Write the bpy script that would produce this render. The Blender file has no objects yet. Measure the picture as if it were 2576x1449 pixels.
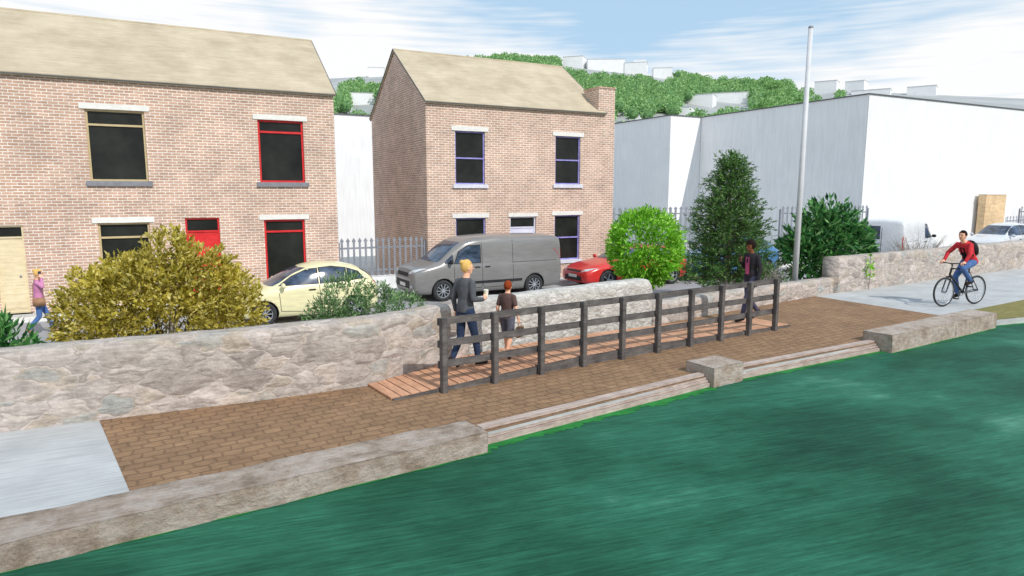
import bpy, bmesh, math, random
import numpy as np
from mathutils import Vector, Matrix, noise
from mathutils.bvhtree import BVHTree
random.seed(7); rng = np.random.default_rng(7)
S = bpy.context.scene; C = S.collection
PI = math.pi

# ------------------------------------------------------------------ camera
YAW, PITCH, FPX, CAMZ = math.radians(28), math.radians(8), 1680.0, 2.8
sa, ca, sp_, cp_ = math.sin(YAW), math.cos(YAW), math.sin(PITCH), math.cos(PITCH)
F = Vector((sa*cp_, ca*cp_, -sp_)); R = Vector((ca, -sa, 0)); U = Vector((sa*sp_, ca*sp_, cp_))
cam = bpy.data.cameras.new('camera'); co = bpy.data.objects.new('camera', cam); C.objects.link(co)
m = Matrix.Identity(4)
for i in range(3): m[i][0], m[i][1], m[i][2] = R[i], U[i], -F[i]
m[2][3] = CAMZ; co.matrix_world = m
cam.sensor_width = 36; cam.lens = 36*FPX/2576; cam.clip_start = .1; cam.clip_end = 3000
S.camera = co
def ray(px, py): return F + R*((px-1288)/FPX) + U*((724.5-py)/FPX)
def wp(px, py, Y):                       # pixel -> (X, Z) on the plane y = Y
    d = ray(px, py); t = Y/d.y; return d.x*t, d.z*t+CAMZ

# ------------------------------------------------------------------ helpers
def link(o): C.objects.link(o); return o
def tag(o, label=None, cat=None, group=None, kind=None):
    if label: o['label'] = label
    if cat: o['category'] = cat
    if group: o['group'] = group
    if kind: o['kind'] = kind
    return o
def thing(name, label, cat, loc=(0,0,0), rotz=0, group=None, scale=1):
    o = link(bpy.data.objects.new(name, None)); o.location = loc; o.rotation_euler = (0,0,rotz)
    o.scale = (scale,)*3; o.empty_display_size = .2
    return tag(o, label, cat, group)
def obj(name, bm, mt, parent=None, smooth=False):
    me = bpy.data.meshes.new(name); bm.normal_update(); bm.to_mesh(me); bm.free()
    for x in (mt if isinstance(mt, (list, tuple)) else [mt]): me.materials.append(x)
    if smooth: me.polygons.foreach_set('use_smooth', [True]*len(me.polygons))
    o = link(bpy.data.objects.new(name, me)); o.parent = parent; return o
def quads(name, V, mt, parent=None):     # V: (n,4,3) numpy, one island per leaf
    n = len(V); me = bpy.data.meshes.new(name)
    me.vertices.add(n*4); me.vertices.foreach_set('co', V.reshape(-1).astype(np.float32))
    me.loops.add(n*4); me.loops.foreach_set('vertex_index', np.arange(n*4, dtype=np.int32))
    me.polygons.add(n); me.polygons.foreach_set('loop_start', np.arange(0, n*4, 4, dtype=np.int32))
    me.update(calc_edges=True); me.materials.append(mt)
    o = link(bpy.data.objects.new(name, me)); o.parent = parent; return o
def box(bm, x0,x1,y0,y1,z0,z1):
    v = [bm.verts.new(p) for p in ((x0,y0,z0),(x1,y0,z0),(x1,y1,z0),(x0,y1,z0),(x0,y0,z1),(x1,y0,z1),(x1,y1,z1),(x0,y1,z1))]
    for q in ((3,2,1,0),(4,5,6,7),(0,1,5,4),(1,2,6,5),(2,3,7,6),(3,0,4,7)): bm.faces.new([v[i] for i in q])
    return v
def bar(bm, p0, p1, w, h):               # box beam between two points, w across, h up
    p0, p1 = Vector(p0), Vector(p1); d = (p1-p0).normalized()
    s = d.cross(Vector((0,0,1)))
    s = Vector((1,0,0)) if s.length < 1e-3 else s.normalized()
    u = s.cross(d).normalized()
    v = [bm.verts.new(p+s*(a*w/2)+u*(b*h/2)) for p in (p0,p1) for a,b in ((-1,-1),(1,-1),(1,1),(-1,1))]
    for q in ((3,2,1,0),(4,5,6,7),(0,1,5,4),(1,2,6,5),(2,3,7,6),(3,0,4,7)): bm.faces.new([v[i] for i in q])
def tube(bm, pts, rad, n=8, cap=True):
    pts = [Vector(p) for p in pts]
    if not hasattr(rad, '__len__'): rad = [rad]*len(pts)
    rings = []
    for i, p in enumerate(pts):
        d = (pts[min(i+1, len(pts)-1)]-pts[max(i-1,0)]).normalized()
        a = d.cross(Vector((0,0,1))) if abs(d.z) < .95 else d.cross(Vector((0,1,0)))
        a.normalize(); b = d.cross(a)
        rings.append([bm.verts.new(p+(a*math.cos(2*PI*k/n)+b*math.sin(2*PI*k/n))*rad[i]) for k in range(n)])
    for r0, r1 in zip(rings, rings[1:]):
        for k in range(n): bm.faces.new((r0[k], r0[(k+1)%n], r1[(k+1)%n], r1[k]))
    if cap: bm.faces.new(rings[0][::-1]); bm.faces.new(rings[-1])
def ring(bm, c, r, rt, n=32, k=8):   # torus in the xz plane
    c = Vector(c); rows = []
    for i in range(n):
        a = 2*PI*i/n; d = Vector((math.cos(a),0,math.sin(a)))
        rows.append([bm.verts.new(c+d*(r+rt*math.cos(2*PI*j/k))+Vector((0,1,0))*rt*math.sin(2*PI*j/k)) for j in range(k)])
    for i in range(n):
        for j in range(k): bm.faces.new((rows[i][j], rows[(i+1)%n][j], rows[(i+1)%n][(j+1)%k], rows[i][(j+1)%k]))
def ell(bm, c, r, n=14, mrows=10, rot=None):
    c = Vector(c); rows = []
    def P(x,y,z):
        v = Vector((x*r[0], y*r[1], z*r[2]))
        if rot is not None: v = rot @ v
        return bm.verts.new(c+v)
    a = P(0,0,1); b = P(0,0,-1)
    for i in range(1, mrows):
        t = PI*i/mrows; rows.append([P(math.sin(t)*math.cos(2*PI*k/n), math.sin(t)*math.sin(2*PI*k/n), math.cos(t)) for k in range(n)])
    for k in range(n):
        bm.faces.new((a, rows[0][k], rows[0][(k+1)%n])); bm.faces.new((b, rows[-1][(k+1)%n], rows[-1][k]))
    for r0, r1 in zip(rows, rows[1:]):
        for k in range(n): bm.faces.new((r0[k], r1[k], r1[(k+1)%n], r0[(k+1)%n]))
def limb(bm, pts, rad):                  # chain of tapered capsules
    for p, r in zip(pts, rad): ell(bm, p, (r,r,r), 12, 8)
    for i in range(len(pts)-1): tube(bm, [pts[i], pts[i+1]], [rad[i], rad[i+1]], 12)
def sheet(name, poly, z, mt, kind='structure', thick=None):
    bm = bmesh.new(); f = bm.faces.new([bm.verts.new((p[0],p[1],z)) for p in poly])
    bm.normal_update()
    if f.normal.z < 0: f.normal_flip()
    if thick:
        r = bmesh.ops.extrude_face_region(bm, geom=[f])
        for v in r['geom']:
            if isinstance(v, bmesh.types.BMVert): v.co.z -= thick
        bmesh.ops.recalc_face_normals(bm, faces=bm.faces[:])
    else: bmesh.ops.triangulate(bm, faces=bm.faces[:])
    return tag(obj(name, bm, mt), kind=kind)

# ------------------------------------------------------------------ materials
def srgb(r,g,b,k=1.0):
    f = lambda c: (c/255/12.92 if c <= 10 else ((c/255+.055)/1.055)**2.4)*k
    return (f(r), f(g), f(b), 1)
class N:
    def __init__(s, name):
        s.m = bpy.data.materials.new(name); s.m.use_nodes = True; s.t = s.m.node_tree; s.b = s.t.nodes['Principled BSDF']
    def n(s, kind, **kw):
        x = s.t.nodes.new(kind)
        for k, v in kw.items(): setattr(x, k, v)
        return x
    def l(s, a, b): s.t.links.new(a, b)
    def coords(s, world=True, scale=(1,1,1), rot=0):
        src = s.n('ShaderNodeNewGeometry').outputs['Position'] if world else s.n('ShaderNodeTexCoord').outputs['Object']
        if rot:
            mr_ = s.n('ShaderNodeMapping'); mr_.inputs['Rotation'].default_value = (0,0,rot); s.l(src, mr_.inputs[0]); src = mr_.outputs[0]
        mp = s.n('ShaderNodeMapping'); mp.inputs['Scale'].default_value = scale; s.l(src, mp.inputs[0]); return mp.outputs[0]
    def noise(s, vec, scale, detail=5, rough=.6):
        x = s.n('ShaderNodeTexNoise'); x.inputs['Scale'].default_value = scale; x.inputs['Detail'].default_value = detail
        x.inputs['Roughness'].default_value = rough; s.l(vec, x.inputs['Vector']); return x.outputs['Fac']
    def ramp(s, fac, stops):
        x = s.n('ShaderNodeValToRGB'); e = x.color_ramp.elements
        while len(e) < len(stops): e.new(.5)
        for q, (p, c) in zip(e, stops): q.position = p; q.color = c
        s.l(fac, x.inputs[0]); return x.outputs[0]
    def rng(s, fac, a, b, c, d):
        x = s.n('ShaderNodeMapRange'); 
        for i, v in enumerate((a,b,c,d)): x.inputs[i+1].default_value = v
        s.l(fac, x.inputs[0]); return x.outputs[0]
    def mul(s, col, fac):
        x = s.n('ShaderNodeVectorMath', operation='SCALE'); s.l(col, x.inputs[0]); s.l(fac, x.inputs['Scale']); return x.outputs[0]
    def mix(s, fac, a, b):
        x = s.n('ShaderNodeMix', data_type='RGBA')
        if isinstance(fac, float): x.inputs[0].default_value = fac
        else: s.l(fac, x.inputs[0])
        for i, v in ((6,a),(7,b)):
            if isinstance(v, tuple): x.inputs[i].default_value = v
            else: s.l(v, x.inputs[i])
        return x.outputs[2]
    def bump(s, h, st, dist=.02):
        x = s.n('ShaderNodeBump'); x.inputs['Strength'].default_value = st; x.inputs['Distance'].default_value = dist
        s.l(h, x.inputs['Height']); s.l(x.outputs[0], s.b.inputs['Normal'])
    def edges(s, col, radius, dark=.35):     # darker arrises on the object's own corners
        bv = s.n('ShaderNodeBevel'); bv.samples = 4; bv.inputs['Radius'].default_value = radius
        g = s.n('ShaderNodeNewGeometry'); d = s.n('ShaderNodeVectorMath', operation='DOT_PRODUCT'); s.l(bv.outputs[0], d.inputs[0]); s.l(g.outputs['Normal'], d.inputs[1])
        return s.mul(col, s.rng(d.outputs['Value'], .86, .985, dark, 1))
def mat(name, c1, c2=None, scale=3, rough=.85, streak=.12, bump=0, bscale=40, metal=0, world=True, st=(1.5,28,28), spec=.3, edge=0):
    q = N(name); c2 = c2 or tuple(min(1,v*1.15) for v in c1[:3])+(1,)
    col = q.ramp(q.noise(q.coords(world), scale), [(.3,c1),(.7,c2)])
    if streak:
        f = q.rng(q.noise(q.coords(world, st), 1.0, 3), .3, .7, 1-streak, 1+streak*.7)
        col = q.mul(col, f)
    if edge: col = q.edges(col, edge)
    q.l(col, q.b.inputs['Base Color']); q.b.inputs['Roughness'].default_value = rough
    q.b.inputs['Metallic'].default_value = metal; q.b.inputs['Specular IOR Level'].default_value = spec
    if bump: q.bump(q.noise(q.coords(world), bscale), bump)
    return q.m
def leafmat(name, stops, trans=.3, lo=.72):
    q = N(name); g = q.n('ShaderNodeNewGeometry')
    col = q.ramp(g.outputs['Random Per Island'], stops)
    cl = q.rng(q.noise(q.coords(True), 2.2, 2), .35, .65, lo, 1.25); col = q.mul(col, cl)
    q.l(col, q.b.inputs['Base Color']); q.b.inputs['Roughness'].default_value = .6; q.b.inputs['Specular IOR Level'].default_value = .2
    tr = q.n('ShaderNodeBsdfTranslucent'); q.l(col, tr.inputs[0]); mx = q.n('ShaderNodeMixShader'); mx.inputs[0].default_value = trans
    out = q.t.nodes['Material Output']; q.l(q.b.outputs[0], mx.inputs[1]); q.l(tr.outputs[0], mx.inputs[2]); q.l(mx.outputs[0], out.inputs[0])
    return q.m
def brickmat(name, c1, c2, mortar, bw=.24, rh=.08, ms=.012):
    q = N(name); g = q.n('ShaderNodeNewGeometry'); s = q.n('ShaderNodeSeparateXYZ'); q.l(g.outputs['Position'], s.inputs[0])
    a = q.n('ShaderNodeMath', operation='ADD'); q.l(s.outputs[0], a.inputs[0]); q.l(s.outputs[1], a.inputs[1])
    c = q.n('ShaderNodeCombineXYZ'); q.l(a.outputs[0], c.inputs[0]); q.l(s.outputs[2], c.inputs[1])
    nz = q.n('ShaderNodeTexNoise'); nz.inputs['Scale'].default_value = 9; q.l(c.outputs[0], nz.inputs['Vector'])
    sub = q.n('ShaderNodeVectorMath', operation='MULTIPLY_ADD'); q.l(nz.outputs['Color'], sub.inputs[0]); sub.inputs[1].default_value = (.03,.03,0); q.l(c.outputs[0], sub.inputs[2])
    b = q.n('ShaderNodeTexBrick'); q.l(sub.outputs[0], b.inputs['Vector'])
    b.inputs['Scale'].default_value = 1; b.inputs['Brick Width'].default_value = bw; b.inputs['Row Height'].default_value = rh
    b.inputs['Mortar Size'].default_value = ms; b.inputs['Mortar Smooth'].default_value = .3
    b.inputs['Color1'].default_value = c1; b.inputs['Color2'].default_value = c2; b.inputs['Mortar'].default_value = mortar
    col = q.mul(b.outputs['Color'], q.rng(q.noise(q.coords(), 1.3, 6, .7), .3, .7, .80, 1.22))
    col = q.mul(col, q.rng(q.noise(q.coords(True,(1.5,6,45)), 1, 3), .3, .7, .84, 1.16))
    q.l(col, q.b.inputs['Base Color']); q.b.inputs['Roughness'].default_value = .9
    iv = q.n('ShaderNodeMath', operation='SUBTRACT'); iv.inputs[0].default_value = 1; q.l(b.outputs['Fac'], iv.inputs[1])
    q.bump(iv.outputs[0], .5, .012); return q.m
def stonemat(name, tones, mortar, sc=(2.6,2.6,4.6), edge=.07, bumps=.8, soft=1.0):
    q = N(name); v0 = q.coords(True, sc)
    nz = q.n('ShaderNodeTexNoise'); nz.inputs['Scale'].default_value = 1.4; q.l(v0, nz.inputs['Vector'])
    ad = q.n('ShaderNodeVectorMath', operation='MULTIPLY_ADD'); q.l(nz.outputs['Color'], ad.inputs[0]); ad.inputs[1].default_value = (.9,.9,.9); q.l(v0, ad.inputs[2])
    va = q.n('ShaderNodeTexVoronoi', feature='SMOOTH_F1'); va.inputs['Smoothness'].default_value = .35; va.inputs['Scale'].default_value = 1; q.l(ad.outputs[0], va.inputs['Vector'])
    vb = q.n('ShaderNodeTexVoronoi', feature='DISTANCE_TO_EDGE'); vb.inputs['Scale'].default_value = 1; q.l(ad.outputs[0], vb.inputs['Vector'])
    sx = q.n('ShaderNodeSeparateColor'); q.l(va.outputs['Color'], sx.inputs[0])
    k = len(tones); col = q.ramp(sx.outputs[0], [(i/(k-1)*.96+.02, t) for i, t in enumerate(tones)])
    col = q.mul(col, q.rng(q.noise(q.coords(), 6, 9, .75), .3, .7, .66, 1.26))
    col = q.mul(col, q.rng(q.noise(q.coords(True,(2,34,34)), 1, 4), .3, .7, .82, 1.14))
    gate = q.rng(q.noise(q.coords(), 3.1, 4), .42, .62, 0, soft)
    jn = q.n('ShaderNodeMath', operation='MULTIPLY'); q.l(q.rng(vb.outputs['Distance'], 0, edge, 1, 0), jn.inputs[0]); q.l(gate, jn.inputs[1])
    col = q.mix(jn.outputs[0], col, mortar)
    q.l(col, q.b.inputs['Base Color']); q.b.inputs['Roughness'].default_value = .95
    e = q.rng(vb.outputs['Distance'], 0, .30, 0, 1)
    h = q.n('ShaderNodeMath', operation='MULTIPLY_ADD'); q.l(q.noise(q.coords(), 9, 9, .7), h.inputs[0]); h.inputs[1].default_value = 1.3; q.l(e, h.inputs[2])
    q.bump(h.outputs[0], bumps, .05); return q.m

M = {}
M['brick'] = brickmat('brick', (.60,.38,.28,1), (.46,.29,.21,1), (.80,.73,.65,1))
M['pier_brick'] = brickmat('orange brick', (.76,.50,.24,1), (.62,.39,.18,1), (.78,.66,.50,1), .22, .075)
M['roof'] = mat('roof slate', srgb(176,162,138), srgb(200,186,162), 1.2, .9, .16, .2, 25)
M['white'] = mat('white render', (.80,.80,.81,1), (.86,.86,.865,1), .5, .9, .07, st=(9,9,.8), edge=.06)
M['lintel'] = mat('pale stone lintel', (.74,.72,.68,1), (.84,.82,.78,1), 9, .9, .08)
M['sill'] = mat('grey stone sill', (.20,.20,.22,1), (.28,.28,.31,1), 9)
M['sillw'] = mat('white sill', (.62,.62,.70,1), (.74,.74,.82,1), 9)
M['tan'] = mat('tan frame paint', (.52,.40,.22,1), (.60,.48,.28,1), 6, .5)
M['cream'] = mat('cream door paint', (.72,.60,.38,1), (.80,.68,.46,1), 4, .6, .16)
M['red'] = mat('red frame paint', (.60,.02,.025,1), (.74,.04,.04,1), 6, .45)
M['blue'] = mat('blue frame paint', (.22,.20,.56,1), (.38,.36,.70,1), 6, .5)
M['lilac'] = mat('lilac door paint', (.66,.66,.80,1), (.74,.74,.86,1), 4, .6)
q = N('window pane'); col = q.ramp(q.noise(q.coords(), 1.1, 6), [(.3,(.006,.008,.007,1)),(.7,(.03,.032,.028,1))]); q.l(col, q.b.inputs['Base Color']); q.b.inputs['Roughness'].default_value = .22; q.b.inputs['Specular IOR Level'].default_value = .25
M['pane'] = q.m
M['line'] = mat('dark edge flashing', (.10,.10,.11,1), (.16,.16,.17,1), 6)
M['stone'] = stonemat('rubble stone', [srgb(160,149,142),srgb(190,180,172),srgb(170,159,151),srgb(200,188,181),srgb(180,166,151),srgb(168,168,164)], srgb(136,126,118), edge=.035, bumps=.5, soft=.55)
M['pale_stone'] = stonemat('limewashed stone', [srgb(200,197,192),srgb(188,185,178),srgb(208,205,200)], srgb(156,153,146), (5,5,7), .03, .45, .5)
q = N('hewn coping stone'); n1 = q.noise(q.coords(), 3.5, 9, .7)
col = q.ramp(n1, [(.3,srgb(134,116,100)),(.46,srgb(176,158,143)),(.6,srgb(198,184,173)),(.72,srgb(154,136,120))])
col = q.mul(col, q.rng(q.noise(q.coords(True,(2,44,44)), 1, 4), .3, .7, .80, 1.15)); col = q.edges(col, .02, .5); q.l(col, q.b.inputs['Base Color']); q.b.inputs['Roughness'].default_value = .95; q.bump(q.noise(q.coords(), 7, 10, .75), 1.0, .07)
M['coping'] = q.m
q = N('brown setts'); v0 = q.coords(True, (1,1,1), math.radians(-6))
nz = q.n('ShaderNodeTexNoise'); nz.inputs['Scale'].default_value = 3.0; q.l(v0, nz.inputs['Vector'])
ad = q.n('ShaderNodeVectorMath', operation='MULTIPLY_ADD'); q.l(nz.outputs['Color'], ad.inputs[0]); ad.inputs[1].default_value = (.16,.12,0); q.l(v0, ad.inputs[2])
b = q.n('ShaderNodeTexBrick'); q.l(ad.outputs[0], b.inputs['Vector']); b.inputs['Scale'].default_value = 1; b.inputs['Brick Width'].default_value = .21; b.inputs['Row Height'].default_value = .15
b.inputs['Mortar Size'].default_value = .022; b.inputs['Mortar Smooth'].default_value = 1
b.inputs['Color1'].default_value = srgb(150,118,88); b.inputs['Color2'].default_value = srgb(138,107,79); b.inputs['Mortar'].default_value = srgb(124,95,70)
col = q.mul(b.outputs['Color'], q.rng(q.noise(q.coords(), 1.5, 9, .75), .3, .7, .70, 1.25))
col = q.mul(col, q.rng(q.noise(q.coords(True,(2.5,44,44)), 1, 4), .3, .7, .80, 1.20)); q.l(col, q.b.inputs['Base Color']); q.b.inputs['Roughness'].default_value = .95
iv = q.n('ShaderNodeMath', operation='MULTIPLY_ADD'); q.l(b.outputs['Fac'], iv.inputs[0]); iv.inputs[1].default_value = -.5; q.l(q.noise(q.coords(), 7, 8, .7), iv.inputs[2]); q.bump(iv.outputs[0], .6, .04)
M['setts'] = q.m
M['concrete'] = mat('grey path concrete', srgb(170,171,171), srgb(192,193,193), 1.2, .9, .16, .15, 30)
M['asphalt'] = mat('road asphalt', (.30,.30,.31,1), (.38,.38,.39,1), 1.5, .9, .1)
M['pave'] = mat('pavement slabs', (.50,.50,.49,1), (.60,.60,.59,1), 1.5, .9, .1)
M['soil'] = mat('verge soil', (.20,.17,.11,1), (.26,.24,.16,1), 2.5, .95, .15, .3)
M['olive'] = mat('olive grass', srgb(118,112,62), srgb(142,134,84), 5, .95, .25, .4, 60)
M['weed'] = mat('bright water weed', srgb(24,104,44), srgb(44,136,60), 4, .9, .3, .3, 50)
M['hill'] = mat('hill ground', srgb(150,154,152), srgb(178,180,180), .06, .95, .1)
q = N('river water'); n1 = q.noise(q.coords(True,(.35,.55,1), .12), 1.1, 6, .62); n2 = q.noise(q.coords(True,(1.4,24,1), .16), 1.0, 5, .7); n3 = q.noise(q.coords(True,(5,70,1), .22), 1.0, 3, .7)
col = q.ramp(n1, [(.28,srgb(24,64,48)),(.45,srgb(34,84,64)),(.6,srgb(46,104,82)),(.76,srgb(84,138,116))])
col = q.mul(col, q.rng(n2, .3, .7, .66, 1.34)); col = q.mul(col, q.rng(n3, .3, .7, .76, 1.24)); q.l(col, q.b.inputs['Base Color']); q.b.inputs['Roughness'].default_value = .6; q.b.inputs['Specular IOR Level'].default_value = .08
q.bump(n2, .3, .03); M['water'] = q.m
M['rail'] = mat('dark grey timber', srgb(78,74,73), srgb(114,108,105), 4, .8, .3, .3, 50, st=(3,30,30), edge=.018)
M['deck'] = mat('orange deck timber', srgb(186,138,108), srgb(214,164,132), 2.5, .8, .22, .2, 40, st=(30,3,30))
M['kerb'] = mat('pale pink timber', srgb(168,148,138), srgb(196,180,171), 4, .85, .28, .3, 40, st=(2,44,44), edge=.015)
M['steel'] = mat('galvanised steel', (.20,.215,.25,1), (.30,.315,.35,1), 3, .6, .1)
M['hroof'] = mat('grey flat roof edge', (.45,.46,.48,1), (.55,.56,.58,1), 3, .8, .05)
M['pole'] = mat('pale pole metal', (.60,.60,.62,1), (.70,.70,.72,1), 3, .5, .06, st=(20,20,1))
M['bark'] = mat('bark', (.14,.11,.08,1), (.24,.20,.15,1), 12, .95, .2, .4)
M['twig'] = mat('bare twigs', (.30,.25,.21,1), (.42,.37,.32,1), 12, .95)
M['gold'] = leafmat('golden leaves', [(0,srgb(116,108,30)),(.25,srgb(170,156,52)),(.6,srgb(210,194,90)),(1,srgb(232,220,142))], .4, .8)
M['lime'] = leafmat('lime leaves', [(0,srgb(78,136,24)),(.4,srgb(124,188,44)),(.8,srgb(164,220,80)),(1,srgb(196,236,122))], .35, .85)
M['dark'] = leafmat('dark green leaves', [(0,srgb(30,72,40)),(.4,srgb(60,118,60)),(.8,srgb(98,156,82)),(1,srgb(142,182,118))], .25)
M['fir'] = leafmat('conifer needles', [(0,srgb(42,76,40)),(.4,srgb(76,120,60)),(.8,srgb(114,152,80)),(1,srgb(156,178,118))], .28)
M['sage'] = leafmat('grey green leaves', [(0,srgb(60,94,54)),(.4,srgb(100,138,84)),(.8,srgb(142,174,118)),(1,srgb(188,204,168))], .3)
M['wood_l'] = leafmat('distant wood leaves', [(0,srgb(104,148,90)),(.35,srgb(134,176,108)),(.75,srgb(166,202,134)),(1,srgb(192,220,164))], .4, .85)  # greens paled to put distance haze into the leaf colour
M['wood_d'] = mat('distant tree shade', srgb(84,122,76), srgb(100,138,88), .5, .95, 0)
def paint(name, c, rough=.3):
    q = N(name); col = q.mul(q.ramp(q.noise(q.coords(False), 2, 3), [(.3,c),(.7,tuple(min(1,v*1.12) for v in c[:3])+(1,))]), q.rng(q.noise(q.coords(False,(2,20,20)), 1, 3), .3, .7, .88, 1.08))
    q.l(col, q.b.inputs['Base Color']); q.b.inputs['Roughness'].default_value = rough; q.b.inputs['Coat Weight'].default_value = .4; q.b.inputs['Coat Roughness'].default_value = .12; return q.m
M['p_cream'] = paint('cream car paint', srgb(226,218,174)); M['p_grey'] = paint('grey van paint', srgb(124,122,121)); M['p_red'] = paint('red car paint', (.60,.03,.025,1))
M['p_blue'] = paint('blue car paint', (.06,.18,.38,1)); M['p_white'] = paint('white van paint', (.66,.67,.69,1)); M['p_silver'] = paint('silver car paint', (.58,.60,.63,1))
q = N('car glass'); q.l(q.ramp(q.noise(q.coords(False,(1,1,2)), 2.2, 4), [(.35,(.015,.022,.04,1)),(.7,(.10,.14,.22,1))]), q.b.inputs['Base Color']); q.b.inputs['Roughness'].default_value = .08; q.b.inputs['Specular IOR Level'].default_value = .5; M['glass'] = q.m
M['black'] = mat('black trim', (.015,.015,.017,1), (.03,.03,.033,1), 8, .6, 0)
M['tyre'] = mat('tyre rubber', (.03,.03,.032,1), (.05,.05,.052,1), 14, .85, 0)
M['alloy'] = mat('alloy wheel', (.42,.45,.50,1), (.55,.58,.62,1), 5, .35, 0, metal=.5)
M['lamp'] = mat('headlamp glass', (.35,.40,.45,1), (.75,.78,.8,1), 18, .15, 0, world=False)
M['tail'] = mat('tail lamp', (.5,.01,.01,1), (.6,.03,.03,1), 10, .3, 0)
M['plate'] = mat('number plate', (.7,.7,.68,1), None, 8, .5, 0)
def cl(name, r,g,b,k=1): return mat(name, srgb(r,g,b,k), srgb(min(255,r*1.15),min(255,g*1.15),min(255,b*1.15),k), 14, .9, .14, .2, 60, world=False, st=(20,20,6), spec=.1)
M['skin'] = cl('light skin', 222,170,142); M['skin_d'] = cl('brown skin', 118,76,54)
M['blonde'] = cl('blonde hair', 206,168,100); M['ginger'] = cl('auburn hair', 128,58,30); M['blackhair'] = cl('black hair', 34,26,24)
M['jean'] = cl('blue denim', 78,106,154); M['navy'] = cl('navy cloth', 48,60,84); M['slate'] = cl('charcoal knit', 82,84,88)
M['purple'] = cl('mauve knit', 186,124,160); M['jacket'] = cl('black jacket', 46,44,48); M['pink'] = cl('pink top', 206,108,150); M['redj'] = cl('red jacket', 186,54,60)
M['brownt'] = cl('dark brown cloth', 88,70,66); M['greys'] = cl('grey shorts', 92,92,104); M['shoe'] = cl('dark shoe', 48,42,40); M['tanb'] = cl('tan leather', 150,116,90); M['paper'] = cl('paper cup', 226,216,200); M['eye'] = cl('eye', 24,20,20); M['lip'] = cl('lips', 170,84,80); M['trs'] = cl('dark trousers', 74,72,92)
M['sleek'] = mat('phone shell', (.02,.02,.025,1), None, 5, .3, 0)

# ------------------------------------------------------------------ light
SUN_EL = math.radians(42); sd = Vector((-.22, 1.0, 0)).normalized()
sun = bpy.data.lights.new('sun', 'SUN'); sun.energy = 3.1; sun.angle = math.radians(.5); sun.color = (1,.95,.88)
so = link(bpy.data.objects.new('sun', sun)); dirv = Vector((sd.x*math.cos(SUN_EL), sd.y*math.cos(SUN_EL), -math.sin(SUN_EL)))
so.rotation_euler = dirv.to_track_quat('-Z','Y').to_euler(); so.location = (0,-20,30)
w = bpy.data.worlds.new('World'); S.world = w; w.use_nodes = True; nt = w.node_tree
for n_ in list(nt.nodes): nt.nodes.remove(n_)
def wn(k, **kw):
    x = nt.nodes.new(k)
    for a, b_ in kw.items(): setattr(x, a, b_)
    return x
sky = wn('ShaderNodeTexSky', sky_type='NISHITA'); sky.sun_disc = False; sky.sun_elevation = SUN_EL; sky.sun_rotation = math.atan2(-sd.x, -sd.y)
bg1 = wn('ShaderNodeBackground'); bg1.inputs[1].default_value = .12; nt.links.new(sky.outputs[0], bg1.inputs[0])
bg3 = wn('ShaderNodeBackground'); bg3.inputs[0].default_value = (.44,.71,.97,1); bg3.inputs[1].default_value = .97
bg2 = wn('ShaderNodeBackground'); bg2.inputs[0].default_value = (.99,.995,1,1); bg2.inputs[1].default_value = 1.0
m13 = wn('ShaderNodeMixShader'); m13.inputs[0].default_value = .78; nt.links.new(bg1.outputs[0], m13.inputs[1]); nt.links.new(bg3.outputs[0], m13.inputs[2])
tc = wn('ShaderNodeTexCoord')
def wnoise(sc, scale, det):
    mp = wn('ShaderNodeMapping'); mp.inputs['Scale'].default_value = sc; nt.links.new(tc.outputs['Generated'], mp.inputs[0])
    x = wn('ShaderNodeTexNoise'); x.inputs['Scale'].default_value = scale; x.inputs['Detail'].default_value = det; nt.links.new(mp.outputs[0], x.inputs['Vector']); return x.outputs['Fac']
a = wnoise((1,1,2.6), 2.3, 4); b2 = wnoise((9,9,170), 1.0, 4)
ad = wn('ShaderNodeMath', operation='MULTIPLY_ADD'); nt.links.new(b2, ad.inputs[0]); ad.inputs[1].default_value = .26; nt.links.new(a, ad.inputs[2])
sxyz = wn('ShaderNodeSeparateXYZ'); nt.links.new(tc.outputs['Generated'], sxyz.inputs[0])
lowz = wn('ShaderNodeMapRange'); nt.links.new(sxyz.outputs[2], lowz.inputs[0])      # whiter toward the horizon, bluer overhead
for i, v in enumerate((.15,.30,.16,-.08)): lowz.inputs[i+1].default_value = v
ad2 = wn('ShaderNodeMath', operation='ADD'); nt.links.new(ad.outputs[0], ad2.inputs[0]); nt.links.new(lowz.outputs[0], ad2.inputs[1])
mr = wn('ShaderNodeMapRange'); nt.links.new(ad2.outputs[0], mr.inputs[0])
for i, v in enumerate((.54,.74,.12,1.0)): mr.inputs[i+1].default_value = v
mx = wn('ShaderNodeMixShader'); nt.links.new(mr.outputs[0], mx.inputs[0]); nt.links.new(m13.outputs[0], mx.inputs[1]); nt.links.new(bg2.outputs[0], mx.inputs[2])
wo = wn('ShaderNodeOutputWorld'); nt.links.new(mx.outputs[0], wo.inputs[0])
S.view_settings.view_transform = 'Standard'; S.view_settings.look = 'None'; S.view_settings.exposure = 0

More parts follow.
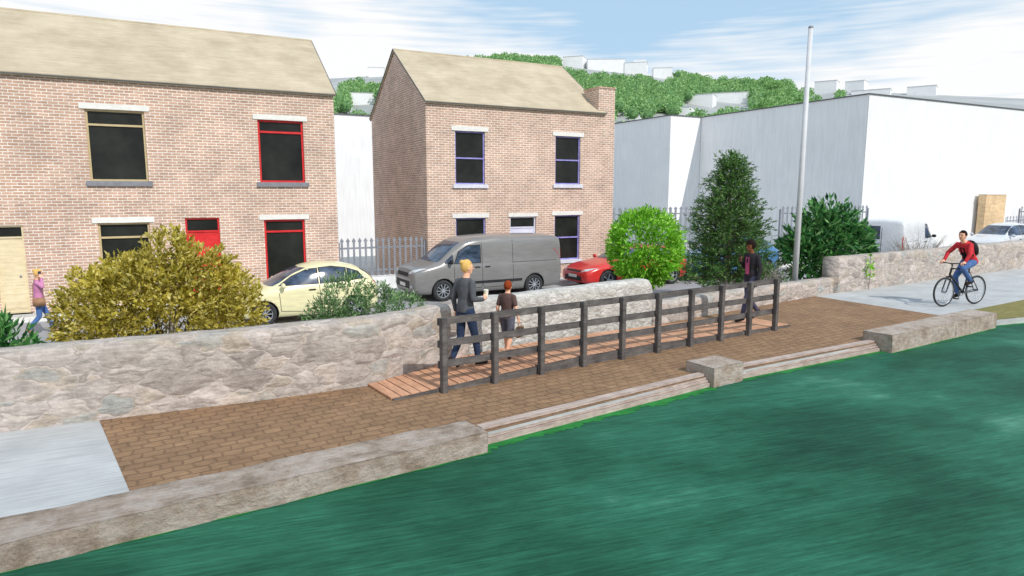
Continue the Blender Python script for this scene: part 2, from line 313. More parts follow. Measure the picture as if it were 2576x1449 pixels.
# ------------------------------------------------------------------ setting
ST = -.5
sheet('ground', [(-700,9.9),(900,9.9),(900,1200),(-700,1200)], ST-.06, M['hill'])
sheet('river', [(-400,-300),(500,-300),(500,9.3),(-400,9.3)], -.14, M['water'])
sheet('road', [(-60,15.6),(120,15.6),(120,20.95),(-60,20.95)], ST, M['asphalt'])
bm = bmesh.new(); box(bm,-60,120,9.95,14.2,ST-.3,ST+.02); tag(obj('verge', bm, M['soil']), kind='structure')
bm = bmesh.new(); box(bm,-60,120,14.2,15.45,ST-.3,ST+.10); tag(obj('pavement', bm, M['pave']), kind='structure')
bm = bmesh.new(); box(bm,-60,120,15.45,15.6,ST-.3,ST+.115); box(bm,-60,120,20.95,21.1,ST-.3,ST+.115); tag(obj('kerb', bm, M['lintel']), kind='structure')
bm = bmesh.new(); box(bm,-60,120,21.1,34,ST-.3,ST+.10); tag(obj('pavement', bm, M['pave']), kind='structure')
EDGE = [(-14,5.5),(-1.3,6.40),(3.2,6.85),(7.4,7.45),(12,7.7),(16.2,8.0),(17.6,7.8),(30,8.1),(90,9.2)]
BACK = [(90,18.6),(28.3,13.5),(17.2,12.6),(9.26,11.25),(5.06,10.5),(3.75,9.95),(2.7,9.65),(-1.5,9.8),(-14,10.3)]
sheet('embankment', EDGE+BACK, -.004, M['concrete'], thick=1.3)
sheet('path', [(-14,5.5),(-1.3,6.40),(-.30,6.5),(-.82,9.75),(-1.5,9.8),(-14,10.3)], .0, M['concrete'])
sheet('paving', [(-.30,6.5),(3.2,6.85),(7.4,7.45),(12,7.7),(16,8.0),(16,12.5),(9.26,11.25),(5.06,10.5),(3.75,9.95),(2.7,9.65),(-.82,9.75)], .002, M['setts'])
sheet('path', [(16,8.78),(20.3,9.15),(30,10.2),(90,13.5),(90,18.6),(28.3,13.5),(17.2,12.6),(16,12.5)], .0, M['concrete'])
sheet('grass', [(16,8.0),(16.2,8.0),(17.6,7.8),(30,8.1),(90,9.2),(90,13.5),(30,10.2),(20.3,9.15),(16,8.78)], .004, M['olive'])
# weed fringe floating along the foot of the kerbs
bm = bmesh.new()
for (x0_,y0_),(x1_,y1_),w0_ in (((3.25,6.82),(7.4,7.36),.26),((8.05,7.47),(11.95,7.64),.20),((-8,5.6),(3.25,6.62),.08),((11.95,7.42),(16.3,7.82),.10),((16.3,7.95),(17.6,7.8),.15),((17.6,7.8),(34,8.2),.18)):
    k = 90
    for i in range(k):
        t0, t1 = i/k, (i+1)/k; f_ = lambda t_: (x0_+(x1_-x0_)*t_, y0_+(y1_-y0_)*t_); g_ = lambda t_: w0_*(.55+.45*noise.noise(Vector((x0_+(x1_-x0_)*t_,0,3))*3.0)+.4*noise.noise(Vector((x0_+(x1_-x0_)*t_,5,3))*16))
        p, q_ = f_(t0), f_(t1); bm.faces.new([bm.verts.new(v) for v in ((p[0],p[1]-g_(t0),-.136),(q_[0],q_[1]-g_(t1),-.136),(q_[0],q_[1]+.12,-.136),(p[0],p[1]+.12,-.136))])
tag(obj('waterweed', bm, M['weed']), kind='stuff')

def ribbon(pts, prof, res, amp, seed=0, fr=2.2):
    pts = [Vector((p[0],p[1],0)) for p in pts]; L = [0]
    for a_, b_ in zip(pts, pts[1:]): L.append(L[-1]+(b_-a_).length)
    n = max(2, int(L[-1]/res)); bm = bmesh.new(); rows = []
    X = np.interp(np.linspace(0,L[-1],n+1), L, [p.x for p in pts]); Y = np.interp(np.linspace(0,L[-1],n+1), L, [p.y for p in pts])
    for i in range(n+1):
        d = Vector((X[min(i+1,n)]-X[max(i-1,0)], Y[min(i+1,n)]-Y[max(i-1,0)], 0)).normalized(); nn = Vector((-d.y, d.x, 0))
        row = []
        for o_, z in prof(i/n):
            p = Vector((X[i],Y[i],0))+nn*o_+Vector((0,0,z))
            q_ = noise.noise_vector((p+Vector((seed,0,0)))*fr)*amp + noise.noise_vector(p*fr*3.1)*amp*.5
            row.append(bm.verts.new(p+q_))
        rows.append(row)
    k = len(rows[0])
    for r0, r1 in zip(rows, rows[1:]):
        for j in range(k): bm.faces.new((r0[j], r1[j], r1[(j+1)%k], r0[(j+1)%k]))
    bm.faces.new(rows[0]); bm.faces.new(rows[-1][::-1])
    bmesh.ops.recalc_face_normals(bm, faces=bm.faces[:]); return bm
def wallprof(h0, h1, w, zb=-.7, endround=False):
    def f(s):
        h = h0+(h1-h0)*s
        if endround and s > .96: h -= ((s-.96)/.04)**2*.16
        P = [(0,zb)]+[(0, -.05+(h-.03)*k/9) for k in range(10)]
        P += [(.03,h),(w*.35,h+.008),(w*.7,h+.006),(w-.03,h),(w,h-.06),(w,h*.5),(w,zb)]
        return P
    return f
def wall(name, label, pts, prof, mt, amp=.014, res=.06, cat='wall', seed=0, smooth=True):
    return tag(obj(name, ribbon(pts, prof, res, amp, seed), mt, smooth=smooth), label, cat)
wall('stone_wall', 'long rubble stone wall beside the brown paving, in front of the golden bush', [(-14,10.0),(-1.5,9.55),(1,9.42),(2.7,9.42),(3.75,9.75),(4.55,10.1)], wallprof(.86,1.0,.42), M['stone'])
wall('stone_wall', 'pale limewashed stone wall directly behind the dark timber railing, with a rounded end', [(4.57,10.11),(5.06,10.3),(9.26,11.02)], wallprof(1.0,1.02,.36,endround=True), M['pale_stone'], .010)
wall('stone_wall', 'knee-high rubble stone wall between the pale wall and the tall right wall', [(9.3,11.05),(13,11.7),(17.0,12.38)], wallprof(.48,.42,.4), M['stone'], seed=4)
wall('stone_wall', 'waist-high rubble stone wall running right behind the cyclist, with a thick squared end', [(17.05,12.3),(28.3,13.2),(90,18.2)], wallprof(1.0,1.08,.5), M['stone'], seed=8, res=.12)
def copprof(w, z0, z1):
    def f(s): return [(0,z0)]+[(0,z0+(z1-z0)*k/8) for k in range(1,8)]+[(.004,z1)]+[(w*k/8,z1+.003) for k in range(1,8)]+[(w,z1),(w,z1-.05),(w,z0)]
    return f
wall('stone_coping', 'long rough-hewn coping stone along the river at bottom left', [(-14,4.95),(-1.3,6.17),(3.2,6.6)], copprof(.52,-.5,.10), M['coping'], .012, .04, 'coping', smooth=False)
wall('stone_block', 'small square stone block between the two pale timber kerbs', [(7.38,7.30),(8.08,7.38)], copprof(.55,-.5,.17), M['coping'], .008, .05, 'stone block', 3, smooth=False)
wall('stone_coping', 'stone coping slab at the river edge nearest the olive grass and the cyclist', [(11.95,7.42),(16.3,7.80)], copprof(.55,-.5,.20), M['coping'], .012, .05, 'coping', 6, smooth=False)
def tkerb(label, a_, b_):
    t = thing('timber_kerb', label, 'kerb', (a_[0],a_[1],0)); d = Vector((b_[0]-a_[0], b_[1]-a_[1], 0)); n_ = Vector((-d.y,d.x,0)).normalized()
    for off, z, w_, h_ in ((-.02,-.12,.08,.09),(.02,-.055,.10,.035),(.06,-.017,.11,.035),(.11,.025,.13,.04)):
        bm = bmesh.new(); bar(bm, n_*off+Vector((0,0,z)), d+n_*off+Vector((0,0,z)), w_, h_)
        bmesh.ops.bevel(bm, geom=bm.edges[:], offset=.005, segments=1, affect='EDGES'); obj('beam', bm, M['kerb'], t)
tkerb('stepped pale timber kerb between the long left coping and the square stone block', (3.28,6.88), (7.36,7.43))
tkerb('stepped pale timber kerb between the square stone block and the right coping slab', (8.10,7.52), (11.92,7.68))

# ------------------------------------------------------------------ boardwalk and railing
RA, RB = Vector((3.46,8.66,0)), Vector((11.17,9.52,0)); rd = (RB-RA).normalized(); rn = Vector((-rd.y, rd.x, 0)); RL = (RB-RA).length
def deckz(s):    # s metres from the first post
    return .025+.125*min(1,max(0,(s+.7)/3.0)) if s < 4.2 else .15-.115*min(1,max(0,(s-4.2)/4.2))
bw = thing('boardwalk', 'raised orange timber boardwalk ramp behind the dark railing', 'boardwalk', (0,0,0))
bm = bmesh.new(); s = -.70
def wallw(X): return float(np.interp(X, [2.0,2.7,3.75,5.06,9.26,12.6], [9.42,9.42,9.72,10.28,11.0,11.6]))
while s < RL+.68:
    z = deckz(s); p = RA+rd*s+rn*.01; wd = min(1.25, (wallw(p.x+.05)-p.y-.03)/rn.y)
    bar(bm, p+Vector((0,0,z+random.uniform(-.003,.003))), p+rn*wd+Vector((0,0,z)), .138, .03); s += .15
obj('deck', bm, M['deck'], bw)
bm = bmesh.new()
for i in range(40):
    s0, s1 = -.76+i*(RL+1.4)/40, -.76+(i+1)*(RL+1.4)/40
    p, q_ = RA+rd*s0-rn*.004, RA+rd*s1-rn*.004; z0, z1 = deckz(s0)+.005, deckz(s1)+.005
    a0, a1, b0, b1 = p, q_, q_+Vector((0,0,z1)), p+Vector((0,0,z0)); o_ = -rn*.025
    vs = [bm.verts.new(x) for x in (a0+o_, a1+o_, b0+o_, b1+o_, a0, a1, b0, b1)]
    for f_ in ((0,1,2,3),(7,6,5,4),(3,2,6,7)): bm.faces.new([vs[k] for k in f_])
bmesh.ops.recalc_face_normals(bm, faces=bm.faces[:])
obj('side_board', bm, M['rail'], bw)
bm = bmesh.new()
for off in (.35,.6): bar(bm, RA+rn*off+Vector((0,0,.03)), RB+rn*off+Vector((0,0,.03)), .05, .05)
obj('joist', bm, M['rail'], bw)
rl = thing('timber_railing', 'dark grey timber post and rail fence along the boardwalk', 'railing', (0,0,0))
for i in range(10):
    p = RA+rd*(RL*i/9); bm = bmesh.new(); v = box(bm,-.045,.045,-.045,.045,-.02,1.08)
    bmesh.ops.bevel(bm, geom=[e for e in bm.edges], offset=.008, segments=1, affect='EDGES')
    bmesh.ops.transform(bm, matrix=Matrix.Translation(p-rn*.08) @ Matrix.Rotation(math.atan2(rd.y,rd.x),4,'Z'), verts=bm.verts[:]); obj('post', bm, M['rail'], rl)
for z in (1.022,.70,.40):
    bm = bmesh.new(); bar(bm, RA-rd*.05-rn*.012+Vector((0,0,z)), RB+rd*.05-rn*.012+Vector((0,0,z)), .04, .10); obj('rail', bm, M['rail'], rl)

# ------------------------------------------------------------------ houses
HY = 22.0; RIDGEY = 25.2
EZ = wp(1070,254,HY)[1]; RZ = wp(990,130,RIDGEY)[1]
def rect(px0,px1,py0,py1,Y=HY):
    pm, qm = (py0+py1)/2, (px0+px1)/2
    return [wp(px0,pm,Y)[0], wp(px1,pm,Y)[0], wp(qm,py1,Y)[1], wp(qm,py0,Y)[1]]
def facade(bm, x0,x1,z0,z1,y,holes,depth=.13):
    xs = sorted({x0,x1}|{h[0] for h in holes}|{h[1] for h in holes}); zs = sorted({z0,z1}|{h[2] for h in holes}|{h[3] for h in holes})
    for a_, b_ in zip(xs, xs[1:]):
        for c_, d_ in zip(zs, zs[1:]):
            if any(h[0]-1e-6 <= a_ and b_ <= h[1]+1e-6 and h[2]-1e-6 <= c_ and d_ <= h[3]+1e-6 for h in holes): continue
            bm.faces.new([bm.verts.new(p) for p in ((a_,y,c_),(b_,y,c_),(b_,y,d_),(a_,y,d_))])
    for h in holes:
        a_,b_,c_,d_ = h
        for q_ in (((a_,y,c_),(a_,y,d_),(a_,y+depth,d_),(a_,y+depth,c_)), ((b_,y,c_),(b_,y+depth,c_),(b_,y+depth,d_),(b_,y,d_)), ((a_,y,d_),(b_,y,d_),(b_,y+depth,d_),(a_,y+depth,d_)), ((a_,y,c_),(a_,y+depth,c_),(b_,y+depth,c_),(b_,y,c_))):
            bm.faces.new([bm.verts.new(p) for p in q_])
def framebm(a_,b_,c_,d_,y,w_,t=.06,bars=()):
    bm = bmesh.new(); box(bm,a_,a_+w_,y,y+t,c_,d_); box(bm,b_-w_,b_,y,y+t,c_,d_); box(bm,a_+w_,b_-w_,y,y+t,c_,c_+w_); box(bm,a_+w_,b_-w_,y,y+t,d_-w_,d_)
    for z in bars: box(bm,a_+w_,b_-w_,y-.004,y+t,z-w_/2,z+w_/2)
    return bm
def window(root, h, fm, sillm, bars, fw=.06, sill=True):
    a_,b_,c_,d_ = h; ox, oy = root.location.x, root.location.y; a_-=ox; b_-=ox; y = HY-oy
    wdw = obj('window', framebm(a_,b_,c_,d_,y+.06,fw,.06,bars), fm, root)
    bm = bmesh.new(); box(bm,a_+fw*.5,b_-fw*.5,y+.10,y+.108,c_+fw*.5,d_-fw*.5); obj('pane', bm, M['pane'], wdw)
    if sill: bm = bmesh.new(); box(bm,a_-.10,b_+.10,y-.07,y+.055,c_-.13,c_+.003); obj('sill', bm, sillm, wdw)
    bm = bmesh.new(); box(bm,a_-.13,b_+.13,y-.03,y+.05,d_+.002,d_+.16); bmesh.ops.subdivide_edges(bm, edges=bm.edges[:], cuts=3, use_grid_fill=True)
    for v in bm.verts: v.co += noise.noise_vector(v.co*5)*.008
    obj('lintel', bm, M['lintel'], wdw)
def door(root, h, dm, fm, fan):
    a_,b_,c_,d_ = h; ox, oy = root.location.x, root.location.y; a_-=ox; b_-=ox; y = HY-oy
    bm = bmesh.new(); box(bm,a_+.05,b_-.05,y+.07,y+.11,c_,fan-.03); w_ = b_-a_-.1
    for i in range(2):
        for j in range(3):
            box(bm, a_+.05+w_*(.1+.45*i), a_+.05+w_*(.45+.45*i), y+.062,y+.07, c_+(fan-c_)*(.06+.31*j), c_+(fan-c_)*(.30+.31*j))
    dr = obj('door', bm, dm, root)
    obj('frame', framebm(a_,b_,c_,d_,y+.05,.05,.07,(fan,)), fm, dr)
    bm = bmesh.new(); box(bm,a_+.04,b_-.04,y+.09,y+.10,fan+.01,d_-.03); obj('fanlight', bm, M['pane'], dr)
    bm = bmesh.new(); ell(bm,(b_-.16,y+.045,c_+1.0),(.03,.025,.03)); obj('handle', bm, M['steel'], dr)
    bm = bmesh.new(); box(bm,a_-.05,b_+.05,y-.2,y+.05,c_-.02,c_+.0); obj('doorstep', bm, M['lintel'], dr)
ZB = ST+.10
def house(label, X0, X1, wins, doors, leftg, rightg, cat='house', chimney=False):
    root = thing('brick_house', label, cat, (X0, HY, 0))
    holes = [w_[0] for w_ in wins]+[d_[0] for d_ in doors]; hl = [[h[0]-X0,h[1]-X0,h[2],h[3]] for h in holes]
    D = (RIDGEY-HY)*2; W = X1-X0; bm = bmesh.new(); facade(bm,0,W,ST-.1,EZ,0,hl)
    bm.faces.new([bm.verts.new(p) for p in ((W,D,ST-.1),(0,D,ST-.1),(0,D,EZ),(W,D,EZ))])
    for x, f in ((0,leftg),(W,rightg)):
        if f: bm.faces.new([bm.verts.new(p) for p in ((x,D,ST-.1),(x,0,ST-.1),(x,0,EZ),(x,D/2,RZ-.03),(x,D,EZ))])
    obj('wall', bm, M['brick'], root)
    bm = bmesh.new(); th = .09; oh = .05; e0 = -oh if leftg else 0; e1 = W+(oh if rightg else 0)
    sl = (RZ-EZ)/(D/2)
    for sgn in (0,1):
        y0 = -.10 if sgn == 0 else D+.10; z0 = EZ-.10*sl
        P = [(e0,y0,z0),(e1,y0,z0),(e1,D/2,RZ),(e0,D/2,RZ)]
        v = [bm.verts.new(p) for p in P]+[bm.verts.new((p[0],p[1],p[2]+th)) for p in P]
        for q_ in ((3,2,1,0),(4,5,6,7),(0,1,5,4),(1,2,6,5),(2,3,7,6),(3,0,4,7)): bm.faces.new([v[i] for i in q_])
    bmesh.ops.recalc_face_normals(bm, faces=bm.faces[:]); rf = obj('roof', bm, M['roof'], root)
    bm = bmesh.new(); tube(bm, [(e0,D/2,RZ+th-.02),(e1,D/2,RZ+th-.02)], .05, 8); obj('ridge_tile', bm, M['roof'], rf)
    bm = bmesh.new(); bar(bm, (e0,-.125,EZ-.02),(e1,-.125,EZ-.02), .02,.025); obj('gutter', bm, M['line'], root)
    for x, f in ((e0-.012,leftg),(e1+.012,rightg)):
        if f:
            bm = bmesh.new()
            for y0 in (-.11, D+.11): bar(bm, (x,y0,EZ-.11*sl+th-.01),(x,D/2,RZ+th-.01), .02,.035)
            obj('bargeboard', bm, M['line'], root)
    for h, fm, sm, bars, sl_, fw in wins: window(root, h, fm, sm, bars, fw, sill=sl_)
    for h, dm, fm, fan, lint in doors:
        door(root, h, dm, fm, fan)
        if lint: bm = bmesh.new(); box(bm,h[0]-X0-.08,h[1]-X0+.08,-.03,.05,h[3]+.002,h[3]+.14); obj('lintel', bm, M['lintel'], root)
    if chimney:
        z_ = wp(1520,222,HY)[1]
        bm = bmesh.new(); box(bm,W+.002,W+.5,-.012,1.0,ST-.1,EZ+.2); box(bm,W-.28,W+.5,-.008,1.0,EZ+.1,z_); obj('chimney', bm, M['brick'], rf)
        bm = bmesh.new(); box(bm,W-.31,W+.53,-.04,1.03,z_,z_+.05); obj('chimney_cap', bm, M['brick'], rf)
    return root
XL1 = wp(838,235,HY)[0]; XP = round(wp(435,420,HY)[0],2)
def bz(px,py): return wp(px,py,HY)[1]
w1 = rect(220,368,277,456); w2 = rect(651,765,303,459); w3 = rect(252,382,560,720); w4 = rect(668,770,552,715)
d1 = rect(470,556,548,700); d1[2] = ZB; d2 = rect(-12,64,567,700); d2[2] = ZB
house('left end brick terraced house with tan framed windows and a cream front door', -9.0, XP,
      [(w1,M['tan'],M['sill'],(bz(290,315),),True,.055),(w3,M['tan'],M['sill'],(bz(310,597),),True,.055),
       ([w1[0]-5,w1[1]-5,w1[2],w1[3]],M['tan'],M['sill'],(bz(290,315),),True,.055)], [(d2,M['cream'],M['cream'],bz(30,598),False)], True, False)
house('brick terraced house with red window frames and a red front door', XP, XL1,
      [(w2,M['red'],M['sill'],(bz(707,333),),True,.06),(w4,M['red'],M['sill'],(bz(718,582),),True,.06)], [(d1,M['red'],M['red'],bz(512,582),False)], False, True)
XA, XB = wp(1070,254,HY)[0], wp(1520,283,HY)[0]
u1 = rect(1145,1220,330,464); u2 = rect(1397,1460,343,464); l1 = rect(1147,1222,548,668); l2 = rect(1395,1458,541,653); d3 = rect(1283,1348,545,600); d3[2] = ZB
house('detached brick house with blue window frames, behind the grey van', XA, XB,
      [(u1,M['blue'],M['sillw'],(bz(1182,398),),True,.05),(u2,M['blue'],M['sillw'],(bz(1428,403),),True,.05),(l1,M['blue'],M['sillw'],(bz(1184,604),),True,.05),(l2,M['blue'],M['sillw'],(bz(1427,597),),True,.05)],
      [(d3,M['lilac'],M['lilac'],bz(1315,572),True)], True, True, chimney=True)

# white buildings
def block(label, org, poly, top):
    cx, cy = org; t = thing('white_building', label, 'building', (cx,cy,0))
    P = [(p[0]-cx,p[1]-cy) for p in poly]
    bm = bmesh.new(); lo = [bm.verts.new((x,y,ST-.1)) for x,y in P]; hi = [bm.verts.new((x,y,top)) for x,y in P]; n_ = len(P)
    for i in range(n_): bm.faces.new((lo[i],lo[(i+1)%n_],hi[(i+1)%n_],hi[i]))
    bmesh.ops.recalc_face_normals(bm, faces=bm.faces[:]); obj('wall', bm, M['white'], t)
    bm = bmesh.new(); bm.faces.new([bm.verts.new((x,y,top+.02)) for x,y in P]); obj('roof', bm, M['concrete'], t)
    bm = bmesh.new()
    for i in range(n_): bar(bm, (*P[i],top+.03), (*P[(i+1)%n_],top+.03), .12, .05)
    obj('parapet', bm, M['line'], t)
    return t
Y2 = 22.0; xb, zt = wp(2187,237,Y2)
block('large plain white building at the right, behind the parked white van', (xb,Y2),[(xb,Y2),(110,Y2-1),(110,46),(xb-2.6,46),(xb-2.6,33.7),(xb,33.7)], zt)
block('plain white building seen between the two brick houses', (8,36),[(1,36),(20,36),(20,44),(1,44)], wp(890,290,36)[1])

# palisade fences
def palisade(label, a_, b_, z0, z1, gap=.15, plinth=None, hw_=.035):
    d = Vector((b_[0]-a_[0], b_[1]-a_[1], 0)); L_ = d.length; e = d/L_; t = thing('palisade_fence', label, 'fence', (a_[0],a_[1],0)); n_ = int(L_/gap)
    bm = bmesh.new(); nn = Vector((e.y,-e.x,0))
    for i in range(n_):
        p = e*(i+.5)*gap+nn*.03; z = Vector((0,0,1))
        V = [p-e*hw_+z*z0, p+e*hw_+z*z0, p+e*hw_+z*(z1-.16), p+e*hw_*1.9+z*(z1-.11), p+z*z1, p-e*hw_*1.9+z*(z1-.11), p-e*hw_+z*(z1-.16)]
        bm.faces.new([bm.verts.new(v) for v in V])
    bmesh.ops.recalc_face_normals(bm, faces=bm.faces[:]); bmesh.ops.solidify(bm, geom=bm.faces[:], thickness=.012); bmesh.ops.recalc_face_normals(bm, faces=bm.faces[:]); obj('pale_panel', bm, M['steel'], t)
    for z in (z0+.18, z1-.35): bm = bmesh.new(); bar(bm, Vector((0,0,z)), d+Vector((0,0,z)), .03,.06); obj('rail', bm, M['steel'], t)
    k = max(1, round(L_/2.7))
    for i in range(k+1): bm = bmesh.new(); bar(bm, d*(i/k)+Vector((0,0,ST)), d*(i/k)+Vector((0,0,z1-.15)), .07,.07); obj('post', bm, M['steel'], t)
    if plinth is not None: bm = bmesh.new(); bar(bm, Vector((0,.0,(ST+plinth)/2)), d+Vector((0,0,(ST+plinth)/2)), .3, plinth-ST); obj('plinth', bm, M['white'], t)
    return t
fz1 = wp(960,597,HY)[1]; fz0 = wp(960,693,HY)[1]
palisade('grey palisade fence on a white plinth, in the gap between the two brick houses', (XL1+.05,HY+.2), (XA-.05,HY+.2), fz0, fz1, .20, plinth=fz0-.02)
palisade('grey palisade fence running back behind the lime and conifer bushes', (XB+.6,25.5), (28.4,25.5), ST+.3, wp(1640,520,25.5)[1], .34, plinth=ST+.3, hw_=.06)
palisade('grey palisade fence at the far right edge past the orange brick pier', (45.6,21.2), (60,21.2), ST+.3, wp(2560,518,21.2)[1], .34, hw_=.05)
palisade('grey palisade fence right of the conifer, behind the pole', (25.3,21.4), (31.6,21.4), ST+.3, wp(2040,517,21.4)[1], .30, hw_=.05)
x0 = wp(2476,550,21.3)[0]; x1 = wp(2526,550,21.3)[0]; zz = wp(2495,490,21.3)[1]
t = thing('brick_pier', 'orange brick gate pier against the white building at far right', 'pier', (x0,21.3,0))
bm = bmesh.new(); box(bm,0,x1-x0,0,.4,ST-.1,zz); obj('pier_shaft', bm, M['pier_brick'], t)
bm = bmesh.new(); box(bm,-.03,x1-x0+.03,-.03,.43,zz,zz+.05); obj('pier_cap', bm, M['lintel'], t)

# pole
t = thing('pole', 'tall pale grey pole standing between the conifer and the broad-leaved shrub', 'pole', (16.05,12.95,0))
zt_ = wp(2048,72,12.95)[1]
bm = bmesh.new(); tube(bm, [(0,0,ST),(0.05,0,zt_)], [.085,.06], 14); obj('shaft', bm, M['pole'], t, True)
bm = bmesh.new(); tube(bm, [(.05,0,zt_),(.05,0,zt_+.05)], [.07,.055], 14); obj('cap', bm, M['steel'], t)
bm = bmesh.new(); tube(bm, [(0,0,ST),(0,0,ST+.5)], [.12,.10], 14); obj('base', bm, M['pole'], t, True)

# ------------------------------------------------------------------ foliage
def unit(v): return v/np.maximum(np.linalg.norm(v, axis=-1, keepdims=True), 1e-9)
def sprigs(name, P, A, leaf, k, mt, parent, aspect=.3, spread=.9, run=1.0):
    n = len(P); P = np.repeat(P, k, 0); A = np.repeat(A, k, 0); j = np.tile(np.arange(k), n)[:,None]/k
    J = rng.normal(size=P.shape); D = unit(A+J*spread*.6); L_ = leaf*rng.uniform(.65,1.3,(len(P),1))
    base = P+A*j*leaf*run*1.6; side = unit(np.cross(D, rng.normal(size=P.shape)+A*.5))
    V = np.stack([base, base+D*L_*.45+side*L_*aspect, base+D*L_, base+D*L_*.45-side*L_*aspect], 1)
    return quads(name, V, mt, parent)
def lobepts(lobes, n, rmin=.6, rmax=1.05, up=.35):
    Lb = np.array(lobes, float); wgt = (Lb[:,3]*Lb[:,4]*Lb[:,5])**.67; wgt /= wgt.sum()
    idx = rng.choice(len(Lb), int(n*2.2), p=wgt); d = unit(rng.normal(size=(len(idx),3)))
    rho = rmin+(rmax-rmin)*rng.uniform(0,1,(len(idx),1))**.55
    P = Lb[idx,:3]+d*Lb[idx,3:]*rho
    f = np.sin(P[:,0]*7.1+2*np.sin(P[:,2]*5))*np.sin(P[:,1]*6.3+1)*np.sin(P[:,2]*7.7+np.sin(P[:,0]*4))
    keep = (f > -.28) | (rng.uniform(size=len(P)) < .3); P = P[keep][:n]; d = d[keep][:n]
    return P, unit(d+np.array([0,0,up])+rng.normal(size=d.shape)*.25)
def stems(n, h, spread, r, parent, mt=None, name='stem', base=.08, bend=.2):
    bm = bmesh.new()
    for i in range(n):
        a_ = random.uniform(0,2*PI); hh = h*random.uniform(.7,1.05); sx, sy = math.cos(a_), math.sin(a_); k = random.uniform(.4,1)*spread
        pts = [(sx*base, sy*base, 0),(sx*k*.35+random.uniform(-bend,bend)*.3, sy*k*.35, hh*.4),(sx*k*.7, sy*k*.7+random.uniform(-bend,bend)*.3, hh*.75),(sx*k,sy*k,hh)]
        tube(bm, pts, [r,r*.75,r*.5,r*.2], 5)
        for j in range(3):
            q0 = Vector(pts[1+j%2])*.5+Vector(pts[2])*.5; q1 = q0+Vector((random.uniform(-.4,.4)*spread, random.uniform(-.4,.4)*spread, hh*random.uniform(.1,.3)))
            tube(bm, [q0,(q0+q1)/2+Vector((0,0,.03)),q1], [r*.45,r*.3,r*.12], 4)
    return obj(name, bm, mt or M['bark'], parent)
def bush(name, label, cat, loc, lobes, n, leaf, k, mt, h=1.2, ns=8, sr=.03, **kw):
    t = thing(name, label, cat, loc); P, A = lobepts(lobes, n, kw.pop('rmin',.55), 1.06, kw.pop('up',.35))
    sprigs('foliage', P, A, leaf, k, mt, t, **kw)
    stems(ns, h, max(l[3] for l in lobes)*.5, sr, t); return t
GZ = ST+.02
def lz(L_): return [(a_,b_,c_-GZ,d_,e_,f_) for a_,b_,c_,d_,e_,f_ in L_]
bush('golden_bush', 'large golden yellow bush behind the stone wall in front of the red door', 'bush', (.02,12.2,GZ),
     lz([(0,0,.95,1.2,.9,.80),(.12,0,1.50,.42,.45,.68),(.62,.1,1.32,.52,.5,.58),(-.90,0,.90,.55,.7,.72),(1.02,0,.80,.46,.6,.70),(-.48,.1,1.25,.5,.5,.52)]), 4200, .082, 7, M['gold'], 1.5, 9, .035, aspect=.22, up=.25)
bush('broadleaf_shrub', 'dark green broad-leaved shrub at the bottom left corner behind the stone wall', 'shrub', (-2.35,11.1,GZ),
     lz([(0,0,.55,.50,.45,.50),(-.25,.1,.90,.30,.35,.40),(.45,0,.62,.22,.3,.30)]), 300, .16, 6, M['dark'], 1.2, 6, .02, aspect=.16, up=.6)
bush('conifer_shrub', 'low grey green conifer shrub in front of the cream car', 'shrub', (3.3,12.0,GZ),
     lz([(-.35,0,.75,.45,.4,.58),(.15,0,.66,.45,.4,.45),(.7,0,.55,.42,.4,.35),(-.7,0,.5,.35,.35,.4)]), 1200, .075, 8, M['sage'], .9, 7, .02, aspect=.13, up=.5)
bush('lime_bush', 'rounded bright lime green bush in front of the red car', 'bush', (10.75,13.1,GZ),
     lz([(0,0,1.48,.84,.75,.86),(-.1,0,1.55,.78,.7,.78),(.05,0,.95,.45,.45,.40)]), 2500, .095, 7, M['lime'], 1.5, 9, .03, aspect=.18, rmin=.7, up=.2)
bush('broadleaf_shrub', 'tall glossy dark green shrub just right of the pole', 'shrub', (19.2,14.3,GZ),
     lz([(-.5,0,1.1,.9,.7,.9),(.5,0,1.15,.9,.7,.85),(0,0,1.7,.7,.6,.65),(1.1,0,.9,.55,.5,.6),(-1.1,0,.9,.5,.5,.6)]), 900, .24, 7, M['dark'], 2.0, 10, .03, aspect=.17, up=.5)
t = thing('conifer_tree', 'tall pointed dark green conifer behind the railing, in front of the white building', 'tree', (15.1,14.6,GZ))
bm = bmesh.new(); tube(bm, [(0,0,0),(.04,0,1.5),(0,.03,3.2),(.02,0,4.3)], [.10,.075,.04,.012], 9)
PP, AA = [], []
for i in range(185):
    h = .50+3.80*(i/185)**.97; fr = 1-(h-.3)/4.2; L_ = (1.75*fr**.85+.10)*random.uniform(.60,1.10)
    if h < 1.0: L_ *= .9
    a_ = i*2.399+random.uniform(-.3,.3); dx, dy = math.cos(a_), math.sin(a_)
    tip = Vector((dx*L_, dy*L_, h+L_*.10)); tube(bm, [(0,0,h),tip*.5+Vector((0,0,h*.5+.04)),tip], [.018*fr+.006,.012*fr+.004,.003], 4)
    m_ = int(7+26*L_)
    for j in range(m_):
        s_ = random.uniform(.25,1); PP.append((dx*L_*s_+random.gauss(0,.10), dy*L_*s_+random.gauss(0,.10), h+L_*.12*s_+random.gauss(0,.07))); AA.append((dx+random.gauss(0,.4), dy+random.gauss(0,.4), .35+random.gauss(0,.2)))
for i in range(60): PP.append((random.gauss(0,.05),random.gauss(0,.05),4.0+random.random()*.42)); AA.append((random.gauss(0,.5),random.gauss(0,.5),1))
obj('trunk', bm, M['bark'], t); sprigs('crown', np.array(PP), unit(np.array(AA)), .10, 8, M['fir'], t, aspect=.13, spread=.9)
t = thing('bare_shrub', 'leafless brown twiggy shrub at the foot of the pole', 'shrub', (15.6,13.5,GZ)); stems(46, 1.35, .8, .010, t, M['twig'], 'twig', .3)
